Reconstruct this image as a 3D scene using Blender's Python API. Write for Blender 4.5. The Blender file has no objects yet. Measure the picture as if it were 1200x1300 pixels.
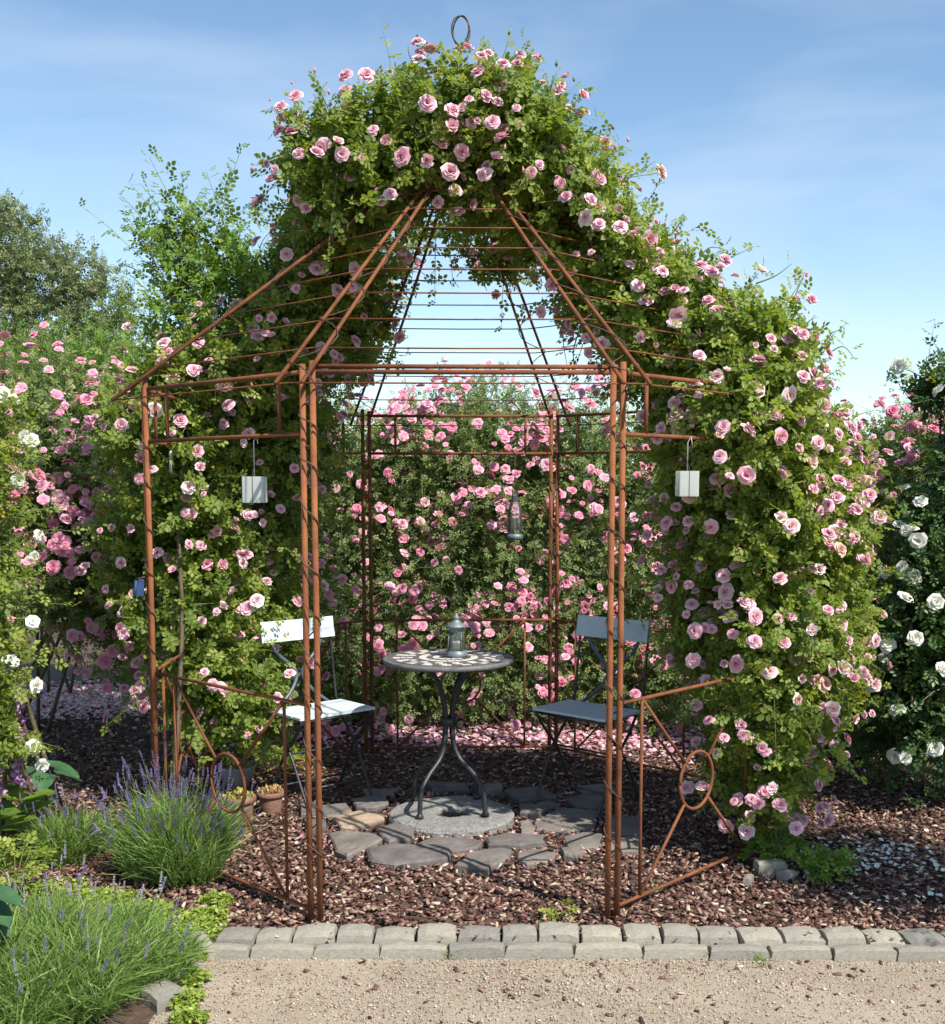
import bpy, math, random
import numpy as np
from mathutils import Vector, Matrix
SC = bpy.context.scene
COL = SC.collection
rng = np.random.default_rng(7)
random.seed(7)
R_ = math.radians

# ------------------------------------------------------------------ camera, sky, sun, exposure
F, PITCH, CY, CAMH, CX = 1465.0, 0.101, 763.0, 1.59, 615.0      # in pixels of the 1200 x 1300 photograph
cam = bpy.data.cameras.new('camera'); camo = bpy.data.objects.new('camera', cam); COL.objects.link(camo)
camo.location = (0, 0, CAMH); camo.rotation_euler = (math.pi/2 - PITCH, 0, 0)
cam.sensor_fit = 'VERTICAL'; cam.sensor_height = 24; cam.lens = F/1300*24
cam.shift_y = (CY-650)/1300; cam.shift_x = -(CX-600)/1300
cam.clip_end = 2000; SC.camera = camo
SUN_EL, SUN_DIR = 50, (0.69, -0.72)          # horizontal direction towards the sun
az = math.atan2(SUN_DIR[0], SUN_DIR[1])      # clockwise from +Y
w = bpy.data.worlds.new('World'); SC.world = w; w.use_nodes = True
nt = w.node_tree; nt.nodes.clear()
def wn(t, **k):
    n = nt.nodes.new(t)
    for a, b in k.items(): setattr(n, a, b)
    return n
sky = wn('ShaderNodeTexSky', sky_type='NISHITA', sun_disc=False, sun_elevation=R_(SUN_EL), sun_rotation=az, altitude=1400, air_density=1.0, dust_density=0.5, ozone_density=0.9)
tc = wn('ShaderNodeTexCoord'); mp = wn('ShaderNodeMapping'); mp.inputs['Scale'].default_value = (1.2, 1.2, 4.6); mp.inputs['Rotation'].default_value = (R_(8), R_(-14), 0)
nz = wn('ShaderNodeTexNoise'); nz.inputs['Scale'].default_value = 1.35; nz.inputs['Detail'].default_value = 9; nz.inputs['Roughness'].default_value = .5; nz.inputs['Distortion'].default_value = .7
cr = wn('ShaderNodeValToRGB'); cr.color_ramp.elements[0].position = .44; cr.color_ramp.elements[1].position = .82
cr.color_ramp.elements[0].color = (0,0,0,1); cr.color_ramp.elements[1].color = (.62,.62,.62,1)
mix = wn('ShaderNodeMixRGB'); mix.inputs['Color2'].default_value = (4.4, 4.9, 5.5, 1)
tint = wn('ShaderNodeMixRGB', blend_type='MULTIPLY'); tint.inputs['Fac'].default_value = 1; tint.inputs['Color2'].default_value = (.88, .95, .92, 1)
bg = wn('ShaderNodeBackground'); bg.inputs['Strength'].default_value = 0.114
out = wn('ShaderNodeOutputWorld')
L = nt.links.new
L(tc.outputs['Generated'], mp.inputs['Vector']); L(mp.outputs[0], nz.inputs['Vector']); L(nz.outputs['Fac'], cr.inputs['Fac'])
L(cr.outputs['Color'], mix.inputs['Fac']); L(sky.outputs['Color'], tint.inputs['Color1']); L(tint.outputs['Color'], mix.inputs['Color1']); L(mix.outputs['Color'], bg.inputs['Color']); L(bg.outputs[0], out.inputs['Surface'])
sun = bpy.data.lights.new('sun', 'SUN'); sun.energy = 4.0; sun.angle = R_(0.55); sun.color = (1.0, .95, .86)
suno = bpy.data.objects.new('sun', sun); COL.objects.link(suno)
sd = Vector((SUN_DIR[0], SUN_DIR[1], 0)).normalized()*math.cos(R_(SUN_EL)) + Vector((0,0,math.sin(R_(SUN_EL))))
suno.rotation_euler = sd.to_track_quat('Z', 'Y').to_euler(); suno.location = (3, -3, 6)
SC.view_settings.view_transform = 'Standard'; SC.view_settings.look = 'None'; SC.view_settings.exposure = 0.92; SC.view_settings.gamma = 1
SC.render.engine = 'CYCLES'
SC.cycles.max_bounces = 8; SC.cycles.transparent_max_bounces = 8; SC.cycles.transmission_bounces = 6

def at(px, py, Y):                       # where a point seen at a pixel stands when it is Y metres away
    u, v = (px-CX)/F, -(py-CY)/F
    yw = math.cos(PITCH)+math.sin(PITCH)*v; zw = -math.sin(PITCH)+math.cos(PITCH)*v
    k = Y/yw
    return Vector((u*k, Y, CAMH+zw*k))
def gnd(px, py, z=0.0):
    u, v = (px-CX)/F, -(py-CY)/F
    yw = math.cos(PITCH)+math.sin(PITCH)*v; zw = -math.sin(PITCH)+math.cos(PITCH)*v
    k = (z-CAMH)/zw
    return Vector((u*k, yw*k, z))

# ------------------------------------------------------------------ materials
def mat(name, base=(.5,.5,.5), rough=.6, metal=0, var=None, vscale=20, bump=0, bscale=80, spec=.5, rnd=None, objrnd=None, translucent=0, tcol=None, detail=6):
    m = bpy.data.materials.new(name); m.use_nodes = True; t = m.node_tree; t.nodes.clear(); l = t.links.new
    o = t.nodes.new('ShaderNodeOutputMaterial'); p = t.nodes.new('ShaderNodeBsdfPrincipled')
    p.inputs['Roughness'].default_value = rough; p.inputs['Metallic'].default_value = metal; p.inputs['Specular IOR Level'].default_value = spec
    p.inputs['Base Color'].default_value = (*base, 1)
    c = None
    co = t.nodes.new('ShaderNodeTexCoord')
    if rnd:
        a = t.nodes.new('ShaderNodeAttribute'); a.attribute_name = 'rnd'
        r = t.nodes.new('ShaderNodeValToRGB'); e = r.color_ramp.elements
        for i, (pos, cc) in enumerate(rnd):
            x = e[i] if i < 2 else e.new(pos)
            x.position = pos; x.color = (*cc, 1)
        l(a.outputs['Fac'], r.inputs['Fac']); c = r.outputs['Color']
    if var:
        n = t.nodes.new('ShaderNodeTexNoise'); n.inputs['Scale'].default_value = vscale; n.inputs['Detail'].default_value = detail; n.inputs['Roughness'].default_value = .62
        l(co.outputs['Object'], n.inputs['Vector'])
        r2 = t.nodes.new('ShaderNodeValToRGB'); r2.color_ramp.elements[0].position = .34; r2.color_ramp.elements[1].position = .68
        l(n.outputs['Fac'], r2.inputs['Fac'])
        if c is None:
            r2.color_ramp.elements[0].color = (*base, 1); r2.color_ramp.elements[1].color = (*var, 1); c = r2.outputs['Color']
        else:
            r2.color_ramp.elements[0].color = (.7,.7,.7,1); r2.color_ramp.elements[1].color = (1.15,1.15,1.15,1)
            mm = t.nodes.new('ShaderNodeMixRGB'); mm.blend_type = 'MULTIPLY'; mm.inputs['Fac'].default_value = 1
            l(c, mm.inputs['Color1']); l(r2.outputs['Color'], mm.inputs['Color2']); c = mm.outputs['Color']
    if objrnd:
        oi = t.nodes.new('ShaderNodeObjectInfo'); r3 = t.nodes.new('ShaderNodeValToRGB'); e = r3.color_ramp.elements
        for i, (pos, cc) in enumerate(objrnd):
            x = e[i] if i < 2 else e.new(pos)
            x.position = pos; x.color = (*cc, 1)
        l(oi.outputs['Random'], r3.inputs['Fac'])
        if c is None: c = r3.outputs['Color']
        else:
            mm = t.nodes.new('ShaderNodeMixRGB'); mm.blend_type = 'MULTIPLY'; mm.inputs['Fac'].default_value = 1
            l(c, mm.inputs['Color1']); l(r3.outputs['Color'], mm.inputs['Color2']); c = mm.outputs['Color']
    if c is not None: l(c, p.inputs['Base Color'])
    if bump:
        n = t.nodes.new('ShaderNodeTexNoise'); n.inputs['Scale'].default_value = bscale; n.inputs['Detail'].default_value = 5
        l(co.outputs['Object'], n.inputs['Vector'])
        b = t.nodes.new('ShaderNodeBump'); b.inputs['Strength'].default_value = bump; b.inputs['Distance'].default_value = .01
        l(n.outputs['Fac'], b.inputs['Height']); l(b.outputs[0], p.inputs['Normal'])
    sh = p.outputs[0]
    if translucent:
        tr = t.nodes.new('ShaderNodeBsdfTranslucent'); mx = t.nodes.new('ShaderNodeMixShader'); mx.inputs[0].default_value = translucent
        if c is not None:
            mm = t.nodes.new('ShaderNodeMixRGB'); mm.blend_type = 'MULTIPLY'; mm.inputs['Fac'].default_value = 1
            l(c, mm.inputs['Color1']); mm.inputs['Color2'].default_value = (*(tcol or (1,1,1)), 1); l(mm.outputs['Color'], tr.inputs['Color'])
        l(sh, mx.inputs[1]); l(tr.outputs[0], mx.inputs[2]); sh = mx.outputs[0]
    l(sh, o.inputs['Surface'])
    return m
def glassmat(name, col, rough, alpha_t):
    m = bpy.data.materials.new(name); m.use_nodes = True; t = m.node_tree; t.nodes.clear(); l = t.links.new
    o = t.nodes.new('ShaderNodeOutputMaterial'); g = t.nodes.new('ShaderNodeBsdfGlossy'); g.inputs['Roughness'].default_value = rough
    tr = t.nodes.new('ShaderNodeBsdfTransparent'); tr.inputs['Color'].default_value = (*col, 1)
    fr = t.nodes.new('ShaderNodeFresnel'); fr.inputs['IOR'].default_value = 1.5
    mx = t.nodes.new('ShaderNodeMixShader'); l(fr.outputs[0], mx.inputs[0]); l(tr.outputs[0], mx.inputs[1]); l(g.outputs[0], mx.inputs[2])
    d = t.nodes.new('ShaderNodeBsdfTranslucent'); d.inputs['Color'].default_value = (.75,.78,.75,1); d2 = t.nodes.new('ShaderNodeBsdfDiffuse'); d2.inputs['Color'].default_value = (.72,.75,.72,1)
    md = t.nodes.new('ShaderNodeMixShader'); l(d.outputs[0], md.inputs[1]); l(d2.outputs[0], md.inputs[2])
    m2 = t.nodes.new('ShaderNodeMixShader'); m2.inputs[0].default_value = alpha_t; l(mx.outputs[0], m2.inputs[1]); l(md.outputs[0], m2.inputs[2])
    l(m2.outputs[0], o.inputs['Surface']); return m
YG = (.30,.34,.05)
M = {}
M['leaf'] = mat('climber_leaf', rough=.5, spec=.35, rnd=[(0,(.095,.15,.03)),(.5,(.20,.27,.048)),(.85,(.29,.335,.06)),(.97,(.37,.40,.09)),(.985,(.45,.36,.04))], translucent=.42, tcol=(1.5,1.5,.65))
M['leaf_hedge'] = mat('hedge_leaf', rough=.55, spec=.3, rnd=[(0,(.11,.165,.06)),(.5,(.22,.29,.105)),(.85,(.33,.39,.15)),(.98,(.42,.44,.20))], translucent=.4, tcol=(1.4,1.45,.7))
M['leaf_dark'] = mat('white_rose_leaf', rough=.45, spec=.4, rnd=[(0,(.03,.07,.022)),(.5,(.065,.13,.036)),(.9,(.12,.20,.05)),(.98,(.18,.25,.06))], translucent=.25, tcol=(1.4,1.5,.7))
M['leaf_bright'] = mat('young_leaf', rough=.5, spec=.35, rnd=[(0,(.07,.14,.02)),(.5,(.14,.24,.035)),(.9,(.22,.32,.05)),(.98,(.28,.36,.07))], translucent=.36, tcol=(1.5,1.5,.7))
M['stem'] = mat('green_stem', (.09,.12,.035), .6, var=(.16,.12,.05), vscale=6)
M['cane'] = mat('woody_cane', (.07,.05,.03), .8, var=(.13,.10,.06), vscale=30, bump=.4)
pk = dict(rough=.6, spec=.2, translucent=.25, tcol=(1.1,.9,.95))
M['pink'] = mat('pale_pink_petal', rnd=[(0,(.62,.24,.33)),(.35,(.72,.38,.45)),(.7,(.80,.53,.58)),(1,(.84,.66,.69))], objrnd=[(0,(1,.80,.86)),(.45,(1,.95,1)),(.75,(1,1,1)),(.88,(1.08,1.2,1.12)),(.96,(1.1,1.35,1.25)),(.975,(.95,.95,.72)),(1,(.85,.82,.6))], **pk)
M['pink_deep'] = mat('clear_pink_petal', rnd=[(0,(.85,.70,.45)),(.12,(.74,.33,.39)),(.5,(.76,.29,.41)),(1,(.84,.50,.58))], objrnd=[(0,(.9,.62,.75)),(.4,(1,.9,.95)),(.8,(1,1.05,1.05)),(1,(1.08,1.4,1.3))], **pk)
M['white'] = mat('white_petal', rnd=[(0,(.74,.70,.48)),(.4,(.80,.79,.70)),(1,(.83,.83,.80))], rough=.6, spec=.2, translucent=.25, tcol=(1,1,.95))
M['bud'] = mat('rose_bud', rough=.5, rnd=[(0,(.09,.14,.04)),(.55,(.13,.15,.05)),(.6,(.55,.13,.17)),(1,(.62,.24,.30))])
M['rust'] = mat('rusty_iron', (.25,.088,.036), .85, var=(.12,.046,.024), vscale=11, detail=12, bump=.5, bscale=260, spec=.25)
M['rust_pale'] = mat('rusty_iron_orange', (.31,.112,.045), .85, var=(.17,.062,.028), vscale=9, detail=12, bump=.5, bscale=260, spec=.25)
M['wire'] = mat('dark_wire', (.035,.022,.018), .6, var=(.10,.04,.02), vscale=60)
M['black'] = mat('black_iron', (.018,.020,.024), .42, var=(.03,.032,.036), vscale=40, bump=.15, bscale=200, spec=.5)
M['paint'] = mat('pale_blue_paint', (.62,.68,.70), .45, var=(.50,.57,.60), vscale=9, bump=.06, bscale=60)
M['paint_shaded'] = mat('pale_blue_paint_shaded', (.50,.59,.64), .42, var=(.41,.50,.56), vscale=9, bump=.06, bscale=60)  # same pale blue paint, toned down to put the right chair's shade into colour
M['lyre'] = mat('grey_blue_iron', (.10,.125,.16), .4, var=(.06,.08,.11), vscale=30)
M['tile_w'] = mat('pale_tile', (.66,.62,.56), .5, var=(.5,.47,.43), vscale=60, bump=.2)
M['tile_d'] = mat('slate_tile', (.085,.075,.08), .5, var=(.15,.13,.13), vscale=50, bump=.2)
M['rim'] = mat('table_rim', (.10,.095,.10), .6, var=(.16,.15,.155), vscale=40)
M['zinc'] = mat('weathered_zinc', (.13,.16,.18), .55, var=(.20,.24,.25), vscale=40, metal=.4)
M['glass'] = glassmat('clear_glass', (.93,.96,.95), .05, .06)
M['frost'] = glassmat('frosted_glass', (.9,.93,.92), .3, .82)
M['terra'] = mat('terracotta', (.17,.075,.05), .85, var=(.25,.135,.10), vscale=18, bump=.3)
M['conc'] = mat('grey_stoneware', (.27,.25,.22), .85, var=(.38,.35,.30), vscale=20, bump=.3)
M['stone'] = mat('kerb_stone', (.26,.24,.20), .9, var=(.40,.375,.325), vscale=14, bump=.6, bscale=70, objrnd=[(0,(.72,.72,.74)),(.5,(1,1,.97)),(1,(1.2,1.16,1.08))], detail=9)
M['flag'] = mat('slate_flag', (.115,.098,.09), .9, var=(.215,.19,.17), vscale=9, bump=.7, bscale=45, objrnd=[(0,(.75,.75,.78)),(.6,(1,1,1)),(1,(1.25,1.18,1.1))], detail=9)
M['sand'] = mat('sandstone_flag', (.33,.23,.155), .9, var=(.42,.32,.23), vscale=9, bump=.6, bscale=45)
M['mill'] = mat('pitted_granite', (.15,.145,.14), .95, var=(.30,.29,.275), vscale=55, bump=1.0, bscale=90, detail=9)
M['mulch'] = mat('bark_soil', (.045,.028,.020), .95, var=(.12,.07,.05), vscale=28, bump=1.0, bscale=60)
M['chip'] = mat('bark_chip', rough=.9, spec=.1, rnd=[(0,(.045,.026,.024)),(.3,(.14,.07,.055)),(.58,(.225,.125,.10)),(.80,(.32,.20,.155)),(.94,(.46,.34,.24)),(1,(.60,.51,.41))], var=(1,1,1), vscale=60)
M['gravel'] = mat('sandy_gravel', (.31,.25,.185), .95, var=(.42,.35,.265), vscale=3.2, bump=.8, bscale=240)
M['pebble'] = mat('pebble', rough=.8, rnd=[(0,(.16,.12,.09)),(.3,(.31,.24,.17)),(.7,(.44,.36,.265)),(.92,(.60,.53,.43)),(1,(.22,.11,.07))])
M['soil'] = mat('garden_ground', (.05,.06,.02), .95, var=(.09,.11,.035), vscale=.6, bump=.5, bscale=10)
M['lav'] = mat('lavender_foliage', rough=.6, spec=.2, rnd=[(0,(.09,.14,.04)),(.5,(.17,.27,.065)),(.85,(.27,.37,.11)),(1,(.40,.43,.24))], translucent=.3, tcol=(1.3,1.4,.7))
M['lavf'] = mat('lavender_flower', rough=.7, rnd=[(0,(.09,.07,.16)),(.5,(.16,.12,.27)),(.8,(.24,.19,.36)),(1,(.26,.27,.26))])
M['lime'] = mat('lime_creeper', rough=.5, rnd=[(0,(.13,.20,.03)),(.5,(.25,.34,.05)),(1,(.42,.48,.10))], translucent=.3, tcol=(1.2,1.2,.7))
M['sedum'] = mat('sedum', rough=.5, rnd=[(0,(.20,.22,.04)),(.5,(.38,.36,.08)),(1,(.34,.20,.09))])
M['fox'] = mat('foxglove_bell', rough=.5, rnd=[(0,(.34,.14,.36)),(.6,(.50,.26,.50)),(1,(.68,.45,.50))], translucent=.25)
M['bigleaf'] = mat('broad_leaf', (.03,.085,.035), .42, var=(.055,.13,.05), vscale=12, bump=.5, bscale=40, translucent=0)
M['birch'] = mat('birch_leaf', rough=.6, spec=.2, rnd=[(0,(.10,.13,.05)),(.5,(.19,.235,.095)),(1,(.30,.34,.15))], translucent=.25)
M['faru'] = mat('far_leaf', rough=.7, spec=.1, rnd=[(0,(.05,.08,.045)),(1,(.10,.15,.08))])
M['bark'] = mat('birch_bark', (.20,.18,.15), .9, var=(.45,.43,.4), vscale=3)
M['bluepl'] = mat('blue_cloth', (.012,.035,.11), .7, var=(.02,.06,.16), vscale=50)
M['cord'] = mat('pale_wire', (.5,.52,.52), .4, metal=.3)

# ------------------------------------------------------------------ object helpers
def link(o, parent=None):
    COL.objects.link(o)
    if parent: o.parent = parent
    return o
def setp(o, label=None, cat=None, group=None, kind=None):
    if label: o['label'] = label
    if cat: o['category'] = cat
    if group: o['group'] = group
    if kind: o['kind'] = kind
    return o
def thing(name, label, cat, loc=(0,0,0), rz=0, group=None):
    o = bpy.data.objects.new(name, None); o.empty_display_size = .05; link(o); o.location = loc; o.rotation_euler = (0,0,rz)
    return setp(o, label, cat, group)
def rawmesh(name, V, Fc, m, rnd=None, smooth=False):
    V = np.asarray(V, np.float32).reshape(-1, 3)
    me = bpy.data.meshes.new(name)
    if isinstance(Fc, np.ndarray) and Fc.ndim == 2:
        n, k = Fc.shape
        me.vertices.add(len(V)); me.vertices.foreach_set('co', V.ravel())
        me.loops.add(n*k); me.loops.foreach_set('vertex_index', Fc.ravel().astype(np.int32))
        me.polygons.add(n); me.polygons.foreach_set('loop_start', np.arange(0, n*k, k, dtype=np.int32))
        me.update(calc_edges=True)
    else:
        me.from_pydata(V.tolist(), [], Fc)
    if rnd is not None:
        a = me.attributes.new('rnd', 'FLOAT', 'POINT'); a.data.foreach_set('value', np.asarray(rnd, np.float32).ravel())
    if m: me.materials.append(m)
    if smooth: me.polygons.foreach_set('use_smooth', np.ones(len(me.polygons), bool))
    return me
def obj(name, me, parent=None, loc=None, rot=None, sc=None):
    o = bpy.data.objects.new(name, me); link(o, parent)
    if loc is not None: o.location = loc
    if rot is not None: o.rotation_euler = rot
    if sc is not None: o.scale = sc if hasattr(sc, '__len__') else (sc,sc,sc)
    return o
def inst(P, D, N, S, tv, tf, rnd, jit=None):
    """place template (verts along D, side, N) at many frames"""
    D = D/np.linalg.norm(D, axis=1, keepdims=True)
    X = np.cross(N, D); X /= np.linalg.norm(X, axis=1, keepdims=True)+1e-9
    Nn = np.cross(D, X)
    tv = np.asarray(tv, float); S = np.asarray(S, float)
    V = P[:,None,:] + S[:,None,None]*(tv[None,:,0:1]*D[:,None,:] + tv[None,:,1:2]*X[:,None,:] + tv[None,:,2:3]*Nn[:,None,:])
    k = len(tv); Fc = (np.asarray(tf)[None] + (np.arange(len(P))*k)[:,None,None]).reshape(-1, len(tf[0]))
    return V.reshape(-1,3), Fc, np.repeat(rnd, k)
def joinm(parts):
    V, Fc, Rn, o = [], [], [], 0
    for v, f, r in parts:
        V.append(v); Fc.append(f+o); Rn.append(r); o += len(v)
    return np.concatenate(V), np.concatenate(Fc), np.concatenate(Rn)
def unit(a): return a/(np.linalg.norm(a, axis=-1, keepdims=True)+1e-9)
def tubev(pts, r, seg=7, r2=None):
    pts = [Vector(p) for p in pts]; n = len(pts); V, Fc = [], []
    t0 = (pts[1]-pts[0]).normalized()
    a = Vector((0,0,1)) if abs(t0.z) < .9 else Vector((1,0,0))
    nx = t0.cross(a).normalized()
    for i, p in enumerate(pts):
        t = (pts[min(i+1,n-1)]-pts[max(i-1,0)]).normalized()
        nx = (nx - t*nx.dot(t)).normalized(); ny = t.cross(nx)
        rr = r if r2 is None else r+(r2-r)*i/(n-1)
        if callable(r): rr = r(i/(n-1))
        for k in range(seg):
            th = 2*math.pi*k/seg; V.append(p + nx*math.cos(th)*rr + ny*math.sin(th)*rr)
    for i in range(n-1):
        for k in range(seg):
            k2 = (k+1) % seg; Fc.append((i*seg+k, i*seg+k2, (i+1)*seg+k2, (i+1)*seg+k))
    Fc.append(tuple(range(seg))[::-1]); Fc.append(tuple((n-1)*seg+k for k in range(seg)))
    return [tuple(v) for v in V], Fc
def tube(name, pts, r, m, parent=None, seg=7, r2=None):
    V, Fc = tubev(pts, r, seg, r2); return obj(name, rawmesh(name, V, Fc, m, smooth=True), parent)
def smoothpts(pts, n=6):
    pts = [Vector(p) for p in pts]; P = [pts[0]*2-pts[1]]+pts+[pts[-1]*2-pts[-2]]; out = []
    for i in range(1, len(P)-2):
        for k in range(n):
            t = k/n; a,b,c,d = P[i-1],P[i],P[i+1],P[i+2]
            out.append(.5*((2*b)+(c-a)*t+(2*a-5*b+4*c-d)*t*t+(3*b-a-3*c+d)*t**3))
    return out+[pts[-1]]
def lathe(name, prof, m, parent=None, seg=20, loc=None):
    V, Fc = [], []
    for r, z in prof:
        for k in range(seg): V.append((r*math.cos(2*math.pi*k/seg), r*math.sin(2*math.pi*k/seg), z))
    for i in range(len(prof)-1):
        for k in range(seg):
            k2 = (k+1)%seg; Fc.append((i*seg+k, i*seg+k2, (i+1)*seg+k2, (i+1)*seg+k))
    return obj(name, rawmesh(name, V, Fc, m, smooth=True), parent, loc)
def boxv(sx, sy, sz, b=0.0):
    x,y,z = sx/2,sy/2,sz/2
    return [(-x,-y,-z),(x,-y,-z),(x,y,-z),(-x,y,-z),(-x,-y,z),(x,-y,z),(x,y,z),(-x,y,z)], [(0,3,2,1),(4,5,6,7),(0,1,5,4),(1,2,6,5),(2,3,7,6),(3,0,4,7)]

# ------------------------------------------------------------------ ground
def sheet(name, x0, x1, y0, y1, z, m, n=1, amp=0):
    xs = np.linspace(x0,x1,n+1); ys = np.linspace(y0,y1,n+1); X,Y = np.meshgrid(xs,ys)
    Z = z + amp*(np.sin(X*3.1+1)*np.cos(Y*2.7)+.5*np.sin(X*7.3+Y*5.1))
    V = np.stack([X,Y,Z],-1).reshape(-1,3); i = np.arange(n); A,B = np.meshgrid(i,i); a = (B*(n+1)+A).ravel()
    Fc = np.stack([a,a+1,a+n+2,a+n+1],1)
    o = obj(name, rawmesh(name, V, Fc, m, smooth=True)); return setp(o, kind='structure')
sheet('ground', -700, 700, -60, 1300, -.06, M['soil'])
sheet('bark_mulch_bed', -9, 9, 3.80, 13, -.004, M['mulch'], 60, .006)
sheet('gravel_path', -1.02, 9, -4, 3.86, -.016, M['gravel'], 40, .0015)
sheet('planting_bed_soil', -6, -1.0, -4, 3.86, -.010, M['mulch'], 20, .003)

def chips(name, n, region, size, m, zr=(0,.012), flat=.25, seed=1, dens=None, rfun=None, tilt=.35):
    g = np.random.default_rng(seed)
    x0,x1,y0,y1 = region
    P = np.stack([g.uniform(x0,x1,n), g.uniform(y0,y1,n), g.uniform(zr[0],zr[1],n)],1)
    if dens is not None: P = P[dens(P, g)]
    n = len(P)
    a = g.uniform(0,2*math.pi,n); D = np.stack([np.cos(a),np.sin(a),g.normal(0,tilt,n)],1)
    N = np.stack([g.normal(0,tilt,n),g.normal(0,tilt,n),np.ones(n)],1)
    b, f = boxv(1,.5,flat)
    b = np.array(b); b[[1,5],1] *= .4; b[[3,7],1] *= .65; b[4:,0] *= .9; b[[2,6],0] *= .8
    tri = []
    for q in f: tri += [(q[0],q[1],q[2]),(q[0],q[2],q[3])]
    r = g.uniform(0,1,n) if rfun is None else rfun(g, n)
    V, Fc, rn = inst(P, D, N, size*g.uniform(.45,1.5,n), b, tri, r)
    return obj(name, rawmesh(name, V, Fc, m, rn))
def d1(P, g):
    k = np.exp(-np.maximum(P[:,1]-4.6,0)*.33)
    return (g.uniform(0,1,len(P)) < k)
c = chips('bark_chips', 110000, (-3.2,3.2,3.955,9.5), .023, M['chip'], (-.002,.02), .2, 3, d1, lambda g,n: g.uniform(0,1,n)**1.05)
setp(c, 'loose reddish brown bark chips covering the bed under the pavilion', 'bark chips', kind='stuff')
c = chips('stray_bark_chips', 150, (-.95,1.8,3.25,3.80), .020, M['chip'], (-.013,-.010), .2, 9)
setp(c, 'few stray bark chips lying on the gravel path', 'bark chips', kind='stuff')
c = chips('kerb_litter', 90, (-.9,1.8,3.82,3.95), .012, M['chip'], (.030,.040), .2, 10)
setp(c, 'small bark crumbs lying on top of the kerb stones', 'bark crumbs', kind='stuff')
# pebbles on the path
def pebbles():
    g = np.random.default_rng(5); n = 50000
    P = np.stack([g.uniform(-1.0,1.8,n), 2.98+.83*g.uniform(0,1,n), g.uniform(-.018,-.010,n)],1)
    k = .5+.5*np.sin(P[:,0]*4.3+1)*np.sin(P[:,1]*9+P[:,0]*3); P = P[g.uniform(0,1,n) < .35+.65*k]; n = len(P)
    a = g.uniform(0,6.28,n); D = np.stack([np.cos(a),np.sin(a),g.normal(0,.2,n)],1); N = np.stack([g.normal(0,.3,n),g.normal(0,.3,n),np.ones(n)],1)
    tv = [(1,0,0),(.1,.75,.05),(-.9,.1,0),(0,-.7,0),(.05,0,.5),(0,0,-.5)]; tf = [(0,1,4),(1,2,4),(2,3,4),(3,0,4),(1,0,5),(2,1,5),(3,2,5),(0,3,5)]
    V,Fc,rn = inst(P,D,N,.0042*g.lognormal(-.32,.36,n),tv,tf,g.uniform(0,1,n))
    o = obj('gravel_stones', rawmesh('gravel_stones',V,Fc,M['pebble'],rn,True)); setp(o,'fine sandy gravel scattered over the path in front','gravel',kind='stuff')
pebbles()

# ------------------------------------------------------------------ stone kerb
def stone_mesh(seed, nx=4, ny=3, amp=.028, rnd=.07):
    """unit block, top at z=0.5, rounded and chipped; grid on top and skirts"""
    g = random.Random(seed); V, Fc = [], []
    px, py = [g.uniform(0,9) for _ in range(2)]
    for j in range(ny+1):
        for i in range(nx+1):
            x = i/nx-.5; y = j/ny-.5; e = 0
            if i in (0,nx): x *= 1-.03; e += 1
            if j in (0,ny): y *= 1-.03; e += 1
            z = .5 - (0,rnd,rnd*2.1)[e] + g.uniform(-amp,amp)
            V.append((x+g.uniform(-.02,.02), y+g.uniform(-.03,.03), z))
    for j in range(ny):
        for i in range(nx):
            a = j*(nx+1)+i; Fc.append((a,a+1,a+nx+2,a+nx+1))
    rim = [i for i in range(nx)] + [j*(nx+1)+nx for j in range(ny)] + [ny*(nx+1)+i for i in range(nx,0,-1)] + [j*(nx+1) for j in range(ny,0,-1)]
    b = len(V)
    for k in rim: x,y,z = V[k]; V.append((x*1.05,y*1.05,z-.25))
    c = len(V)
    for k in rim: x,y,z = V[k]; V.append((x*1.05,y*1.05,-.5))
    n = len(rim)
    for k in range(n):
        k2 = (k+1)%n
        Fc.append((rim[k2],rim[k],b+k,b+k2)); Fc.append((b+k2,b+k,c+k,c+k2))
    return rawmesh('stone', V, Fc, M['stone'], smooth=False)
stones = [stone_mesh(s) for s in range(12)]
kerb = thing('stone_kerb', 'double row of weathered grey edging stones between gravel path and bark bed', 'stone edging', (0,3.95,0))
def kerbY(x): return 3.885 - .012*max(0,x)**2*1.2 - .02*max(0,-x-.6)
x = -.93; k = 0
while x < 2.3:
    wd = random.uniform(.125,.165)*(1 if x < 1.2 else .95)
    h = random.uniform(.078,.088)
    o = obj('stone', stones[k%12], kerb, (x+wd/2, kerbY(x)+.018-3.95+random.uniform(-.006,.006), .000+random.uniform(-.007,.007)), (random.uniform(-.04,.04),random.uniform(-.05,.05),random.uniform(-.05,.05)+(math.pi if k%3==1 else 0)), (wd-.009, random.uniform(.108,.122), h)); x += wd; k += 1
x = -1.0
while x < 2.3:
    wd = random.uniform(.19,.235)
    o = obj('stone', stones[(k*5)%12], kerb, (x+wd/2, kerbY(x)-.073-3.95+random.uniform(-.004,.004), -.018+random.uniform(-.004,.004)), (random.uniform(-.03,.03)-.06,random.uniform(-.02,.02),random.uniform(-.025,.025)), (wd-.007, .062, .085)); x += wd; k += 1
for (px,py,s,rz) in ((252,1206,(.07,.16,.08),.5),(228,1236,(.10,.13,.08),.9),(205,1268,(.1,.12,.07),.8)):
    p = gnd(px,py); obj('stone', stones[(k*3)%12], kerb, (p.x,p.y-3.95,.005), (0,0,rz), s); k += 1

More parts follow.
